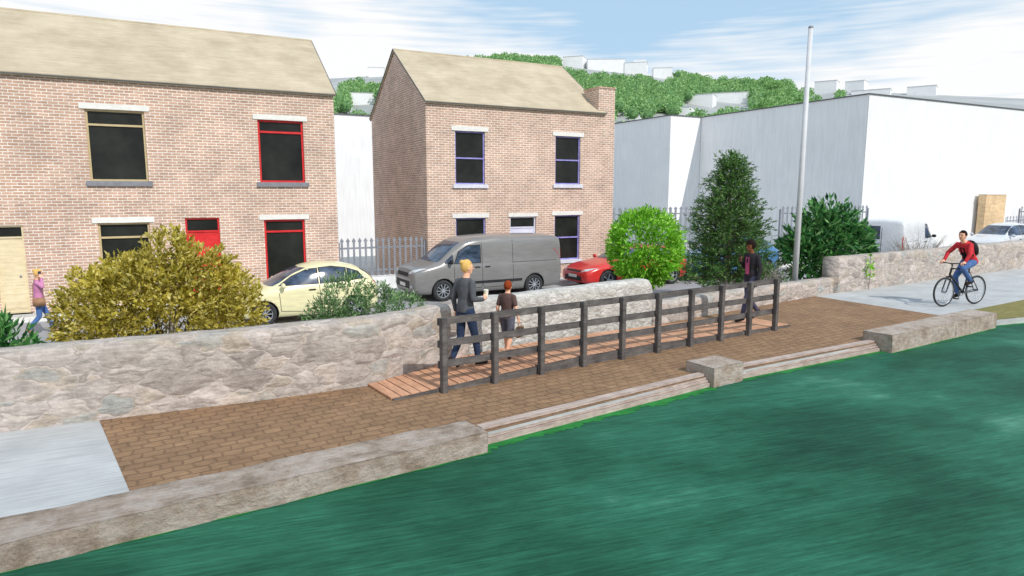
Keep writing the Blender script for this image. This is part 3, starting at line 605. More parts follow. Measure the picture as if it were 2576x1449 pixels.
t = thing('bare_shrub', 'leafless grey shrub behind the right stone wall beside the white van', 'shrub', (25.6,15.2,GZ)); stems(60, 1.75, 1.3, .014, t, M['twig'], 'twig', .4)
t = thing('bare_shrub', 'leafless brown twigs beneath the conifer, behind the person in the black jacket', 'shrub', (14.2,13.4,GZ)); stems(24, 1.0, .6, .009, t, M['twig'], 'twig', .25)
t = thing('ivy', 'small green creeper growing up the end of the right stone wall', 'plant', (18.5,12.36,.35)); P = np.stack([rng.normal(0,.07,26), rng.uniform(-.06,.0,26), rng.uniform(-.1,.72,26)],1)
sprigs('foliage', P, unit(rng.normal(size=P.shape)+np.array([0,-.8,.4])), .08, 3, M['lime'], t, aspect=.35)
bm = bmesh.new(); tube(bm, [(0,-.03,-.35),(.03,-.04,.1),(-.03,-.03,.7)], .008, 5); obj('stem', bm, M['bark'], t)

# ------------------------------------------------------------------ hill
RH = 330.0
ridge = [(500,205),(820,198),(965,190),(1080,184),(1150,172),(1270,158),(1420,164),(1600,186),(1700,200),(1800,220),(1985,224),(2060,236),(2100,228),(2300,236),(2576,248),(2900,262)]
def az_tan(px,py): d = ray(px,py); return math.atan2(d.x,d.y), d.z/math.hypot(d.x,d.y)
AZ, TN = zip(*[az_tan(*p) for p in ridge])
def hz(az, r):
    tn = float(np.interp(az, AZ, TN)); top = CAMZ+tn*RH+.6
    if r <= RH: s_ = max(0,(r-75)/(RH-75)); return -.6+top*s_**1.15
    return -.6+top*(1-.15*(r-RH)/200)
bm = bmesh.new(); rows = []
azs = np.linspace(AZ[0]-.3, AZ[-1]+.25, 150); rs = list(np.linspace(75,RH,34))+[380,460,560]
for a_ in azs: rows.append([bm.verts.new((math.sin(a_)*r, math.cos(a_)*r, hz(a_,r)+(noise.noise(Vector((math.sin(a_)*r*.03, math.cos(a_)*r*.03, 0)))*1.6 if 90 < r < RH-8 else 0))) for r in rs])
for r0, r1 in zip(rows, rows[1:]):
    for j in range(len(rs)-1): bm.faces.new((r0[j], r0[j+1], r1[j+1], r1[j]))
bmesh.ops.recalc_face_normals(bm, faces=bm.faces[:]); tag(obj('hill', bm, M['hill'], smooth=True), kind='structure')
hh_ = [(928,966,170,192),(884,940,234,262),(846,880,263,284),(1416,1465,142,154),(1480,1570,149,166),(1572,1625,157,172),(1645,1690,171,182),(1547,1576,265,287),(1605,1640,283,296),(1642,1735,271,290),(1722,1790,238,262),(1792,1880,233,258),(2050,2100,204,236),(2127,2170,204,228),(2147,2232,226,240),(2286,2348,217,240),(1580,1625,290,300)]
hl_ = ['lone white block on the skyline left of the detached brick house','white block among trees, seen in the gap between the brick houses, upper one','white block among trees, seen in the gap between the brick houses, lower one','small white block on the wooded ridge, leftmost of the ridge row','long white block on the wooded ridge','white block with stepped roof on the wooded ridge','small white block on the wooded ridge, rightmost of the ridge row','white hillside block beside the brick chimney','low white block just right of the brick chimney','wide white block above the shaded side of the large white building','white hillside block below the trees, left of the adjoining pair','white hillside block below the trees, right of the adjoining pair','tall white block on the skyline just right of the pole top','square white block on the skyline behind the roof of the large white building','long low white block behind the roof of the large white building','isolated white block on the skyline at the right','lowest white block on the hillside behind the detached house']
HB = []
for (a0,a1,t0,t1), lb in zip(hh_, hl_):
    pm = (a0+a1)/2; az, tb = az_tan(pm,t1); _, tt = az_tan(pm,t0); lo, hi = 90., RH
    for _ in range(40):
        md = (lo+hi)/2
        if (hz(az,md)-CAMZ)/md < tb: lo = md
        else: hi = md
    r = min(lo, RH-4); zb_ = CAMZ+tb*r; ztp = CAMZ+tt*r; wd = (a1-a0)/FPX*r*math.cos(math.atan((pm-1288)/FPX))
    t = thing('hillside_house', lb, 'house', (math.sin(az)*r, math.cos(az)*r, zb_), -az+random.uniform(-.25,.1), 'white houses on the hill')
    bm = bmesh.new(); hgt = ztp-zb_; box(bm,-wd/2,wd/2,0,8,-6,hgt)
    if 'stepped' in lb: box(bm,-wd*.1,wd*.45,1,7,hgt,hgt+1.2)
    obj('wall', bm, M['white'], t)
    bm = bmesh.new(); box(bm,-wd/2-.12,wd/2+.12,-.12,8.12,hgt,hgt+.16); obj('roof', bm, M['hroof'], t)
    HB.append((a0-12,a1+12,t0-2,t1+8,r))
def proj(P):
    d = Vector(P)-Vector((0,0,CAMZ)); f = d.dot(F); return 1288+FPX*d.dot(R)/f, 724.5-FPX*d.dot(U)/f
def crownq(c, rx, rz, n):
    d = unit(rng.normal(size=(n,3))); rho = rng.uniform(.75,1.06,(n,1)); P = np.array(c)+d*np.array([rx,rx,rz])*rho
    D = unit(d+rng.normal(size=d.shape)*.5); s_ = unit(np.cross(D, rng.normal(size=d.shape))); L_ = rx*rng.uniform(.18,.36,(n,1))
    return np.stack([P-D*L_*.5, P+s_*L_*.45, P+D*L_*.6, P-s_*L_*.45],1)
QS = []; bmc = bmesh.new(); singles = []
for i in range(4800):
    px = random.uniform(800,2120); az, _ = az_tan(px,240); r = math.sqrt(random.uniform(130**2, (RH+6)**2)); z = hz(az, r)
    x, y = math.sin(az)*r, math.cos(az)*r; ppx, ppy = proj((x,y,z+3))
    if ppx < 862 and ppy < 235: continue
    if ppx < 965 and ppy < 205: continue
    if 965 > ppx and ppy < 215 and random.random() < .5: continue
    if ppx > 1990 and (ppy < 226 or random.random() < .35): continue
    if any(a_ < ppx < b_ and c_ < ppy < d_+14 and r < rr+12 for a_,b_,c_,d_,rr in HB): continue
    rx = random.uniform(1.6,2.6)*(.7+.3*r/RH); rz = rx*random.uniform(.8,1.05); cz = z+rz*.9+.6
    if ppx > 1900 and random.random() < .6: singles.append((x,y,z,rx)); continue
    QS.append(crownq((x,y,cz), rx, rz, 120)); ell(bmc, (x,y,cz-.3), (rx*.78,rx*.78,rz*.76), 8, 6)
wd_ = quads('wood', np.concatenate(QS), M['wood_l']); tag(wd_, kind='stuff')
tag(wd_, 'dense green wood covering the hill behind the houses', 'wood')
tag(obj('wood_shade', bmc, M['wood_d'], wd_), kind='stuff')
bm = bmesh.new(); tube(bm, [(0,0,-.5),(0,.05,2.2),(.1,0,3.4)], [.22,.16,.08], 6); tube(bm,[(0,0,1.6),(.8,.2,3.0)],[.1,.04],5); tube(bm,[(0,0,1.8),(-.8,-.2,3.1)],[.1,.04],5)
t0_ = thing('hillside_tree', 'small rounded green tree at the thin right end of the hill wood', 'tree', (0,0,0), 0, 'trees at the right end of the hill wood'); tr0 = obj('trunk', bm, M['bark'], t0_)
cr0 = quads('crown', np.concatenate([crownq((0,0,3.6),2.4,1.9,190), crownq((.9,.3,3.0),1.5,1.2,80), crownq((-.9,-.2,3.1),1.5,1.2,80)]), M['wood_l'], t0_)
singles = singles[:80]
for i, (x,y,z,rx) in enumerate(singles):
    if i == 0: o = t0_
    else:
        o = t0_.copy(); C.objects.link(o)
        for ch in (tr0, cr0): c_ = ch.copy(); C.objects.link(c_); c_.parent = o
    o.location = (x,y,z); o.rotation_euler.z = random.uniform(0,6); s_ = rx/2.3; o.scale = (s_,s_,s_*random.uniform(.9,1.2))

# ------------------------------------------------------------------ vehicles
def chaikin(p):
    o = [p[0]]
    for a_, b_ in zip(p, p[1:]): o += [a_*.75+b_*.25, a_*.25+b_*.75]
    return np.array(o+[p[-1]])
def bodymesh(st, n=84):
    st = np.array(st, float); xs = np.unique(np.concatenate([np.linspace(st[0,0], st[-1,0], n), st[0,0]+np.array([.01,.02,.035,.06]), st[-1,0]-np.array([.01,.02,.035])]))
    cols = [np.interp(xs, st[:,0], st[:,i]) for i in range(1,6)]
    for c_ in cols:
        for _ in range(3): c_[2:-2] = .25*c_[1:-3]+.5*c_[2:-2]+.25*c_[3:-1]
    bm = bmesh.new(); rows = []
    for i, x in enumerate(xs):
        zb, zl, zt, hw, wr = (c_[i] for c_ in cols); g = zt-zl
        P = np.array([(0,zb),(.80*hw,zb),(.95*hw,zb+.05),(hw,zb+.42*(zl-zb)),(.992*hw,zl-.16*(zl-zb)),(.95*hw,zl),(wr+.02,zt-min(.11,.5*g)),(.84*wr,zt-min(.03,.15*g)),(.45*wr,zt),(0,zt+.008)])
        P = chaikin(chaikin(P)); half = [(p[0],p[1]) for p in P]
        rows.append([bm.verts.new((x,-y,z)) for y,z in half]+[bm.verts.new((x,y,z)) for y,z in half[-2:0:-1]])
    k = len(rows[0])
    for r0, r1 in zip(rows, rows[1:]):
        for j in range(k): bm.faces.new((r0[j], r0[(j+1)%k], r1[(j+1)%k], r1[j]))
    bm.faces.new(rows[0][::-1]); bm.faces.new(rows[-1]); bmesh.ops.recalc_face_normals(bm, faces=bm.faces[:]); return bm
def decal(bvh, poly, view, step=.06, off=.005):
    bm = bmesh.new()
    mk = (lambda a_,b_: (a_,0,b_)) if view in 'LR' else (lambda a_,b_: (0,a_,b_))
    bm.faces.new([bm.verts.new(mk(*p)) for p in poly]); P = np.array(poly)
    ax = (Vector((1,0,0)) if view in 'LR' else Vector((0,1,0)), Vector((0,0,1)))
    for i in range(2):
        c_ = math.ceil(P[:,i].min()/step)*step
        while c_ < P[:,i].max():
            bmesh.ops.bisect_plane(bm, geom=bm.verts[:]+bm.edges[:]+bm.faces[:], plane_co=ax[i]*c_, plane_no=ax[i]); c_ += step
    d = {'L':Vector((0,1,0)),'R':Vector((0,-1,0)),'F':Vector((1,0,0)),'B':Vector((-1,0,0))}[view]
    for v in bm.verts:
        h = bvh.ray_cast(v.co-d*9, d)
        if h[0] is None: h = bvh.find_nearest(v.co-d*.9)
        nr = h[1] if h[1].dot(d) < 0 else -h[1]
        v.co = h[0]+nr*off
    bm.normal_update()
    for f in bm.faces:
        if f.normal.dot(d) > 0: f.normal_flip()
    return bm
def merge(a_, b_):
    me = bpy.data.meshes.new('tmp'); b_.to_mesh(me); b_.free(); a_.from_mesh(me); bpy.data.meshes.remove(me); return a_
def strip(pts, w_=.014):
    out = []
    for (x0,z0),(x1,z1) in zip(pts, pts[1:]):
        d = Vector((x1-x0,z1-z0)).normalized(); n_ = Vector((-d.y,d.x))*w_/2
        out.append([(x0+n_.x,z0+n_.y),(x1+n_.x,z1+n_.y),(x1-n_.x,z1-n_.y),(x0-n_.x,z0-n_.y)])
    return out
def wheel(root, x, y, r, w_, spokes):
    sgn = 1 if y > 0 else -1
    bm = bmesh.new(); tube(bm, [(x,y-w_*.3,r),(x,y+w_*.3,r)], r*.30, 16); hub = obj('wheel', bm, M['black'], root)
    bm = bmesh.new(); prof = [(.66,-.5),(.90,-.5),(.98,-.38),(1,-.2),(1,.2),(.98,.38),(.90,.5),(.66,.5)]; n_ = 36; rows = []
    for i in range(n_):
        a_ = 2*PI*i/n_; rows.append([bm.verts.new((x+math.cos(a_)*r*p, y+w_*q_, r+math.sin(a_)*r*p)) for p, q_ in prof])
    for i in range(n_):
        for j in range(len(prof)): bm.faces.new((rows[i][j], rows[(i+1)%n_][j], rows[(i+1)%n_][(j+1)%len(prof)], rows[i][(j+1)%len(prof)]))
    bmesh.ops.recalc_face_normals(bm, faces=bm.faces[:]); obj('tyre', bm, M['tyre'], hub, True)
    bm = bmesh.new(); yo = y+sgn*w_*.36; ring(bm, (x,yo,r), r*.64, r*.045, n=32, k=6)
    for i in range(spokes):
        a_ = 2*PI*i/spokes; c_, s_ = math.cos(a_), math.sin(a_)
        bar(bm, (x+c_*r*.1,yo+sgn*.012,r+s_*r*.1), (x+c_*r*.63,yo,r+s_*r*.63), r*.11, .02)
    tube(bm, [(x,yo-.02,r),(x,yo+sgn*.03,r)], r*.16, 12); obj('rim', bm, M['alloy'], hub)
    bm = bmesh.new(); tube(bm, [(x,y-.02,r),(x,y+.02,r)], r*.66, 24); obj('brake_disc', bm, M['tyre'], hub)
def car(label, cat, name, loc, rotz, st, pm, wx, wr, side, front, rear, seams, handles, mirror, lights, grille, tails, spokes=10, extra=None, ww=.2):
    root = thing(name, label, cat, loc, rotz)
    bm = bodymesh(st); bvh = BVHTree.FromBMesh(bm); hw = max(s_[4] for s_ in st)
    body = obj('body', bm, [pm, M['black']], root, True)
    cb = bmesh.new()
    for x in wx:
        for sg in (-1,1): tube(cb, [(x,sg*(hw-.30),wr),(x,sg*(hw+.3),wr)], wr+.045, 32)
    bmesh.ops.recalc_face_normals(cb, faces=cb.faces[:])
    cm = bpy.data.meshes.new('cut'); cb.to_mesh(cm); cb.free(); cm.materials.append(M['black']); cut = link(bpy.data.objects.new('cut', cm)); cut.parent = root
    md = body.modifiers.new('b','BOOLEAN'); md.operation = 'DIFFERENCE'; md.object = cut; md.solver = 'EXACT'
    try: md.material_mode = 'TRANSFER'
    except Exception: pass
    bpy.context.view_layer.update(); dg = bpy.context.evaluated_depsgraph_get()
    nm = bpy.data.meshes.new_from_object(body.evaluated_get(dg)); body.modifiers.clear(); old = body.data; body.data = nm; bpy.data.meshes.remove(old)
    bpy.data.objects.remove(cut)
    for x in wx:
        for sg in (-1,1): wheel(root, x, sg*(hw-ww*.5-.015), wr, ww, spokes)
    for v in 'LR':
        for poly in side:
            f_ = obj('side_window', decal(bvh, poly, v, .07, .007), M['glass'], root, True)
            c_ = np.mean(poly,0); fr = [tuple(c_+(np.array(p)-c_)*(1+.035/max(.12,np.linalg.norm(np.array(p)-c_)))) for p in poly]
            obj('window_seal', decal(bvh, fr, v, .07, .003), M['black'], f_, True)
        sb = bmesh.new()
        for s_ in seams:
            for q_ in strip(s_): sb = merge(sb, decal(bvh, q_, v, .1, .002))
        obj('door_seam', sb, M['black'], root)
        for (hx,hz_) in handles:
            sg = -1 if v == 'L' else 1; h_ = bvh.ray_cast(Vector((hx,sg*9,hz_)), Vector((0,-sg,0)))[0]
            bm = bmesh.new(); box(bm,hx-.09,hx+.09,h_.y-.02,h_.y+.02,hz_-.015,hz_+.015); bm.normal_update(); bmesh.ops.bevel(bm, geom=bm.edges[:], offset=.008, segments=2, affect='EDGES'); bmesh.ops.translate(bm, vec=(0,sg*.012,0), verts=bm.verts[:]); obj('door_handle', bm, M['black'], root)
    obj('windscreen', decal(bvh, front, 'F', .06, .006), M['glass'], root, True)
    obj('rear_window', decal(bvh, rear, 'B', .06, .006), M['glass'], root, True)
    for sg in (-1,1):
        bm = bmesh.new(); mx_, mz = mirror; ell(bm, (mx_,sg*(hw+.07),mz), (.06,.10,.075), 12, 8); tube(bm, [(mx_,sg*(hw-.08),mz-.04),(mx_,sg*(hw+.03),mz-.02)], .02, 6); obj('wing_mirror', bm, pm if cat != 'van' else M['black'], root, True)
        obj('headlight', decal(bvh, [(sg*a_,b_) for a_,b_ in lights], 'F', .04, .006), M['lamp'], root, True)
        obj('tail_light', decal(bvh, [(sg*a_,b_) for a_,b_ in tails], 'B', .05, .006), M['tail'], root, True)
    for g_ in grille: obj('grille', decal(bvh, g_, 'F', .06, .006), M['black'], root, True)
    zp = st[0][1]+.02; obj('number_plate', decal(bvh, [(-.26,zp+.02),(.26,zp+.02),(.26,zp+.13),(-.26,zp+.13)], 'F', .2, .014), M['plate'], root)
    if extra: extra(root, bvh)
    return root
ST_SM = [(0,.30,.46,.52,.50,.42),(.03,.24,.56,.62,.62,.5),(.12,.19,.66,.73,.70,.56),(.35,.17,.76,.84,.76,.60),(.75,.17,.86,.96,.79,.62),(1.0,.17,.91,1.10,.80,.60),(1.4,.17,.94,1.32,.80,.58),(1.8,.17,.96,1.46,.80,.57),(2.2,.17,.98,1.51,.80,.56),(2.7,.17,1.0,1.48,.80,.55),(3.1,.18,1.01,1.38,.79,.54),(3.42,.21,1.0,1.20,.76,.52),(3.56,.26,.92,1.02,.72,.50),(3.62,.36,.78,.84,.64,.46)]
car('cream yellow small hatchback parked in front of the red door', 'car', 'parked_car', (1.62,18.3,ST), .0, ST_SM, M['p_cream'], (.66,2.94), .30,
    [[(1.05,.99),(2.0,1.01),(2.0,1.38),(1.75,1.35),(1.4,1.21)], [(2.08,1.01),(2.75,1.04),(2.75,1.36),(2.4,1.39),(2.08,1.39)], [(2.82,1.05),(3.22,1.08),(3.08,1.24),(2.82,1.34)]],
    [(-.60,.98),(.60,.98),(.48,1.40),(-.48,1.40)], [(-.5,1.02),(.5,1.02),(.44,1.3),(-.44,1.3)],
    [[(1.02,.96),(1.06,.35),(1.95,.28),(2.04,.45),(2.04,.98)],[(2.04,.45),(2.5,.40),(2.75,.75),(2.79,1.02)]], [(1.85,.86),(2.62,.88)], (1.12,1.0),
    [(.30,.60),(.58,.66),(.66,.76),(.48,.74)], [[(-.30,.32),(.30,.32),(.34,.44),(-.34,.44)],[(-.18,.52),(.18,.52),(.16,.60),(-.16,.60)]], [(.5,.78),(.66,.78),(.66,.98),(.52,.98)], 9)
def scale_st(st, kx, kz=1, kw=1): return [(a_*kx,b_*kz,c_*kz,d_*kz,e_*kw,f_*kw) for a_,b_,c_,d_,e_,f_ in st]
ST_HB = [(0,.36,.48,.55,.60,.5),(.03,.26,.56,.64,.74,.6),(.12,.20,.64,.73,.83,.68),(.45,.17,.76,.86,.88,.72),(1.2,.17,.87,.98,.895,.74),(1.5,.17,.91,1.13,.9,.66),(2.0,.17,.93,1.38,.9,.62),(2.35,.17,.94,1.45,.9,.61),(2.9,.17,.95,1.46,.9,.60),(3.5,.17,.97,1.40,.9,.59),(3.9,.2,.98,1.22,.87,.58),(4.12,.25,.95,1.04,.82,.58),(4.2,.4,.8,.86,.74,.54)]
HBW = [[(1.45,.97),(2.45,.99),(2.45,1.36),(2.05,1.33),(1.75,1.20)],[(2.53,.99),(3.25,1.02),(3.2,1.33),(2.53,1.37)],[(3.33,1.03),(3.72,1.06),(3.55,1.22),(3.33,1.30)]]
HBF = [(-.66,1.0),(.66,1.0),(.55,1.35),(-.55,1.35)]; HBR = [(-.56,1.02),(.56,1.02),(.5,1.32),(-.5,1.32)]
HBS = [[(1.42,.93),(1.46,.35),(2.45,.30),(2.49,.5),(2.49,.96)],[(2.49,.5),(2.9,.36),(3.22,.72),(3.29,1.0)]]
HBL = [(.46,.60),(.74,.66),(.82,.76),(.56,.70)]; HBG = [[(-.42,.60),(.42,.60),(.44,.66),(-.44,.66)],[(-.55,.30),(.55,.30),(.50,.46),(-.50,.46)]]; HBT = [(.55,.86),(.8,.86),(.8,.98),(.6,.98)]
car('red hatchback parked behind the lime green bush', 'car', 'parked_car', (12.95,19.75,ST), .0, scale_st(ST_HB,1.1), M['p_red'], (.90,3.82), .33, [[(a_*1.1,b_) for a_,b_ in p] for p in HBW], HBF, HBR, [[(a_*1.1,b_) for a_,b_ in p] for p in HBS], [(2.5,.84),(3.3,.86)], (1.6,1.0), HBL, HBG, HBT, 5)
car('blue hatchback parked behind the conifer, mostly hidden', 'car', 'parked_car', (17.85,19.75,ST), .0, scale_st(ST_HB,1.12,1.12), M['p_blue'], (.92,3.84), .33, [[(a_*1.12,b_*1.12) for a_,b_ in p] for p in HBW], [(a_,b_*1.12) for a_,b_ in HBF], HBR, [[(a_*1.12,b_) for a_,b_ in p] for p in HBS], [(2.5,.92),(3.35,.94)], (1.6,1.1), HBL, HBG, HBT, 5)
ST_VN = [(0,.42,.72,.82,.72,.55),(.03,.32,.84,.94,.84,.66),(.12,.24,.94,1.04,.92,.74),(.4,.21,1.02,1.12,.96,.80),(.8,.2,1.10,1.22,.97,.82),(1.0,.2,1.13,1.36,.97,.82),(1.4,.2,1.15,1.68,.97,.82),(1.75,.2,1.16,1.88,.97,.84),(2.1,.2,1.17,1.95,.97,.86),(2.8,.2,1.17,1.99,.97,.87),(4.6,.2,1.17,1.97,.97,.87),(5.15,.24,1.17,1.94,.96,.86),(5.24,.28,1.15,1.90,.94,.84),(5.28,.36,1.10,1.82,.90,.80)]
VNW = [[(1.02,1.18),(1.32,1.18),(1.32,1.42)],[(1.38,1.16),(2.25,1.16),(2.25,1.70),(1.85,1.68),(1.55,1.52)]]
VNF = [(-.76,1.22),(.76,1.22),(.66,1.80),(-.66,1.80)]; VNR = [(-.7,1.2),(-.06,1.2),(-.06,1.7),(-.66,1.7)]
VNS = [[(1.35,1.1),(1.36,.45),(1.5,.36),(2.28,.36),(2.32,.5),(2.32,1.8)],[(2.32,.5),(2.4,.36),(3.3,.36),(3.42,.5),(3.42,1.85)],[(3.42,1.12),(5.1,1.12)]]
VNL = [(.50,.86),(.80,.92),(.90,1.04),(.80,1.04),(.52,.93)]; VNG = [[(-.46,.78),(.46,.78),(.48,.90),(-.48,.90)],[(-.60,.42),(.60,.42),(.62,.66),(-.62,.66)]]; VNT = [(.80,.7),(.90,.7),(.9,1.5),(.82,1.5)]
def vanextra(root, bvh):
    for v in 'LR':
        obj('side_moulding', decal(bvh, [(1.3,.50),(3.75,.50),(3.75,.58),(1.3,.58)], v, .1, .012), M['black'], root)
        obj('fog_lamp', decal(bvh, [((-1 if v=='L' else 1)*a_,b_) for a_,b_ in ((.66,.44),(.80,.46),(.80,.54),(.66,.52))], 'F', .05, .008), M['lamp'], root)
    bm = decal(bvh, [(-.01,.3),(.01,.3),(.01,1.85),(-.01,1.85)], 'B', .1, .004); obj('rear_door_seam', bm, M['black'], root)
car('grey panel van parked in front of the detached brick house', 'van', 'parked_van', (6.75,20.0,ST), .0, ST_VN, M['p_grey'], (.98,4.22), .335, VNW, VNF, VNR, VNS, [(2.15,1.02),(2.5,1.02)], (1.22,1.22), VNL, VNG, VNT, 10, extra=vanextra)
car('white panel van parked in front of the large white building', 'van', 'parked_van', (32.8,19.6,ST), PI+.30, scale_st(ST_VN,1.02,1.14), M['p_white'], (1.0,4.3), .34, [[(a_,b_*1.14) for a_,b_ in p] for p in VNW], [(a_,b_*1.14) for a_,b_ in VNF], [(a_,b_*1.14) for a_,b_ in VNR], [[(a_,b_*1.14) for a_,b_ in p] for p in VNS], [(2.15,1.16),(2.5,1.16)], (1.22,1.38), VNL, VNG, VNT, 6, extra=vanextra)
car('silver people carrier at the right edge of the picture, beside the orange brick pier', 'car', 'parked_car', (36.8,19.0,ST), 0, scale_st(ST_HB,1.1,1.24,1.02), M['p_silver'], (.9,3.76), .34,
    [[(a_*1.1,b_*1.24) for a_,b_ in p] for p in HBW], [(a_,b_*1.24) for a_,b_ in HBF], [(a_,b_*1.24) for a_,b_ in HBR], [[(a_*1.1,b_*1.24) for a_,b_ in p] for p in HBS], [(2.5,1.0),(3.3,1.02)], (1.6,1.2), [(a_,b_*1.24) for a_,b_ in HBL], [[(a_,b_*1.24) for a_,b_ in p] for p in HBG], [(a_,b_*1.24) for a_,b_ in HBT], 5)

# ------------------------------------------------------------------ people
def remesh(bm, name, mt, parent, vox, smooth_it=4):
    bmesh.ops.recalc_face_normals(bm, faces=bm.faces[:])
    o = obj(name, bm, mt, parent); md = o.modifiers.new('r','REMESH'); md.mode = 'VOXEL'; md.voxel_size = vox; md.use_smooth_shade = True
    m2 = o.modifiers.new('s','SMOOTH'); m2.iterations = smooth_it; m2.factor = .5
    bpy.context.view_layer.update(); dg = bpy.context.evaluated_depsgraph_get(); nm = bpy.data.meshes.new_from_object(o.evaluated_get(dg))
    o.modifiers.clear(); old = o.data; o.data = nm; bpy.data.meshes.remove(old)
    if not nm.materials: nm.materials.append(mt)
    return o
def loft(bm, pel, nk, levels, n=16):
    d = (nk-pel); L_ = d.length; d.normalize(); side = Vector((0,1,0)); fw = side.cross(d).normalized(); rows = []
    for t_, w_, dp in levels:
        c_ = pel+d*L_*t_; rows.append([bm.verts.new(c_+side*w_*math.cos(2*PI*k/n)+fw*dp*math.sin(2*PI*k/n)) for k in range(n)])
    for r0, r1 in zip(rows, rows[1:]):
        for k in range(n): bm.faces.new((r0[k], r0[(k+1)%n], r1[(k+1)%n], r1[k]))
    bm.faces.new(rows[0]); bm.faces.new(rows[-1])
TL = [(-.20,.10,.08),(-.10,.155,.11),(.04,.16,.112),(.30,.125,.095),(.60,.150,.112),(.80,.165,.105),(.90,.14,.09),(.96,.085,.07),(1.0,.055,.055)]
def person(label, loc, rotz, H, P, look):
    s = H/1.72; root = thing('person', label, 'person', loc, rotz, scale=s); V = Vector
    J = {k: V(v) for k, v in P.items()}; pel, nk, hd = J['pelvis'], J['neck'], J['head']; fem = look.get('fem', False); kw = .93 if fem else 1.0
    HR = Matrix.Rotation(look.get('turn',0), 3, 'Z') @ Matrix.Rotation(look.get('nod',0), 3, 'Y')
    bm = bmesh.new(); loft(bm, pel, nk, [(t_,w_*kw,d_*kw) for t_,w_,d_ in TL])
    limb(bm, [nk-V((0,0,.03)), hd-V((0,0,.07))], [.056,.050])
    ell(bm, hd, (.092,.073,.112), 18, 14, HR); ell(bm, hd+HR@V((.022,0,-.06)), (.062,.052,.06), 14, 10, HR)
    limb(bm, [hd+HR@V((.088,0,.005)), hd+HR@V((.106,0,-.025))], [.009,.014])
    for sg in (-1,1): ell(bm, hd+HR@V((-.005,sg*.075,-.012)), (.020,.010,.032), 8, 6, HR)
    for sd in 'LR':
        sg = 1 if sd == 'L' else -1; sh, el, wr, hip, kn, an, toe = (J[k+sd] for k in ('sh','el','wr','hip','kn','an','toe'))
        limb(bm, [sh, sh.lerp(el,.35), el, el.lerp(wr,.3), wr], [.050*kw,.046*kw,.037*kw,.036*kw,.024*kw])
        dd = (wr-el).normalized() if ('hd'+sd) not in J else J['hd'+sd].normalized()
        pn = V(look.get('palm'+sd, (0,-sg,0))); ac = dd.cross(pn).normalized(); pn = ac.cross(dd).normalized()
        limb(bm, [wr, wr+dd*.03, wr+dd*.08+ac*.012], [.023,.024,.020]); limb(bm, [wr+dd*.03+ac*.014, wr+dd*.085+ac*.03],[.017,.013]); limb(bm, [wr+dd*.03-ac*.014, wr+dd*.082-ac*.03],[.017,.012])
        curl = look.get('curl'+sd, .4)
        for j, ln in enumerate((.066,.074,.069,.054)):
            b0 = wr+dd*.085+ac*(.031-.0205*j); d1 = (dd+pn*curl*.6).normalized(); d2 = (dd*(1-curl*.7)+pn*curl*1.6).normalized()
            p1 = b0+d1*ln*.45; p2 = p1+d2*ln*.32; p3 = p2+(d2+pn*curl*.5).normalized()*ln*.25; limb(bm, [b0,p1,p2,p3], [.0100,.0092,.0086,.0075])
        tb = wr+dd*.03+ac*.026; t1 = tb+(dd*.6+ac*.7+pn*.35).normalized()*.035; t2 = t1+(dd+pn*.5+ac*.1).normalized()*.032; limb(bm, [tb,t1,t2], [.013,.011,.0085])
        limb(bm, [hip, hip.lerp(kn,.4), kn, kn.lerp(an,.3), an], [.086*kw,.074*kw,.052*kw,.053*kw,.034*kw]); fd = (toe-an).normalized()
        limb(bm, [an+V((0,0,-.02))-fd*.03, toe], [.034,.028])
    remesh(bm, 'body', M[look['skin']], root, .0085, 2)
    bm = bmesh.new(); hem = look.get('hem', -.14); lv = [(max(hem,-.5),.172,.125)]+[(t_,w_+.014,d_+.014) for t_,w_,d_ in TL if t_ > hem+.05 and t_ < .99]+[(.985,.068,.066)]
    loft(bm, pel, nk, [(t_,w_*kw,d_*kw) for t_,w_,d_ in lv], 20)
    for sd in 'LR':
        sh, el, wr = J['sh'+sd], J['el'+sd], J['wr'+sd]
        if look.get('short'): limb(bm, [sh, sh.lerp(el,.65)], [.060*kw,.056*kw])
        else: limb(bm, [sh, sh.lerp(el,.4), el, wr-(wr-el)*.06], [.061*kw,.057*kw,.048*kw,.038*kw])
    remesh(bm, 'top', M[look['top']], root, .011, 3)
    if 'shirt' in look:
        bm = bmesh.new(); d = (nk-pel); fw = V((0,1,0)).cross(d.normalized()).normalized()
        c_ = [pel+d*.10+fw*.125*kw, pel+d*.5+fw*.125*kw, pel+d*.80+fw*.118*kw, pel+d*.93+fw*.085*kw]; ws = [.055,.06,.05,.03]
        for a_, b_, w0, w1_ in zip(c_, c_[1:], ws, ws[1:]):
            vs = [bm.verts.new(x) for x in (a_-V((0,w0,0)), a_+V((0,w0,0)), b_+V((0,w1_,0)), b_-V((0,w1_,0)))]; bm.faces.new(vs)
        bmesh.ops.solidify(bm, geom=bm.faces[:], thickness=.03); obj('shirt', bm, M[look['shirt']], root)
    bm = bmesh.new(); lo_ = look.get('leg', 1.0)
    loft(bm, pel, nk, [(-.22,.09,.08),(-.12,.168*kw,.122*kw),(.04,.174*kw,.124*kw),(.16,.145*kw,.110*kw)], 18)
    for sd in 'LR':
        hip, kn, an = J['hip'+sd], J['kn'+sd], J['an'+sd]
        if lo_ >= 1: limb(bm, [hip, hip.lerp(kn,.4), kn, kn.lerp(an,.4), an+(kn-an)*.08], [.098*kw,.086*kw,.066*kw,.062*kw,.052*kw])
        else: limb(bm, [hip, hip.lerp(kn,.5), kn+(hip-kn)*.12], [.098*kw,.090*kw,.080*kw])
    remesh(bm, 'trousers', M[look['legs']], root, .011, 3)
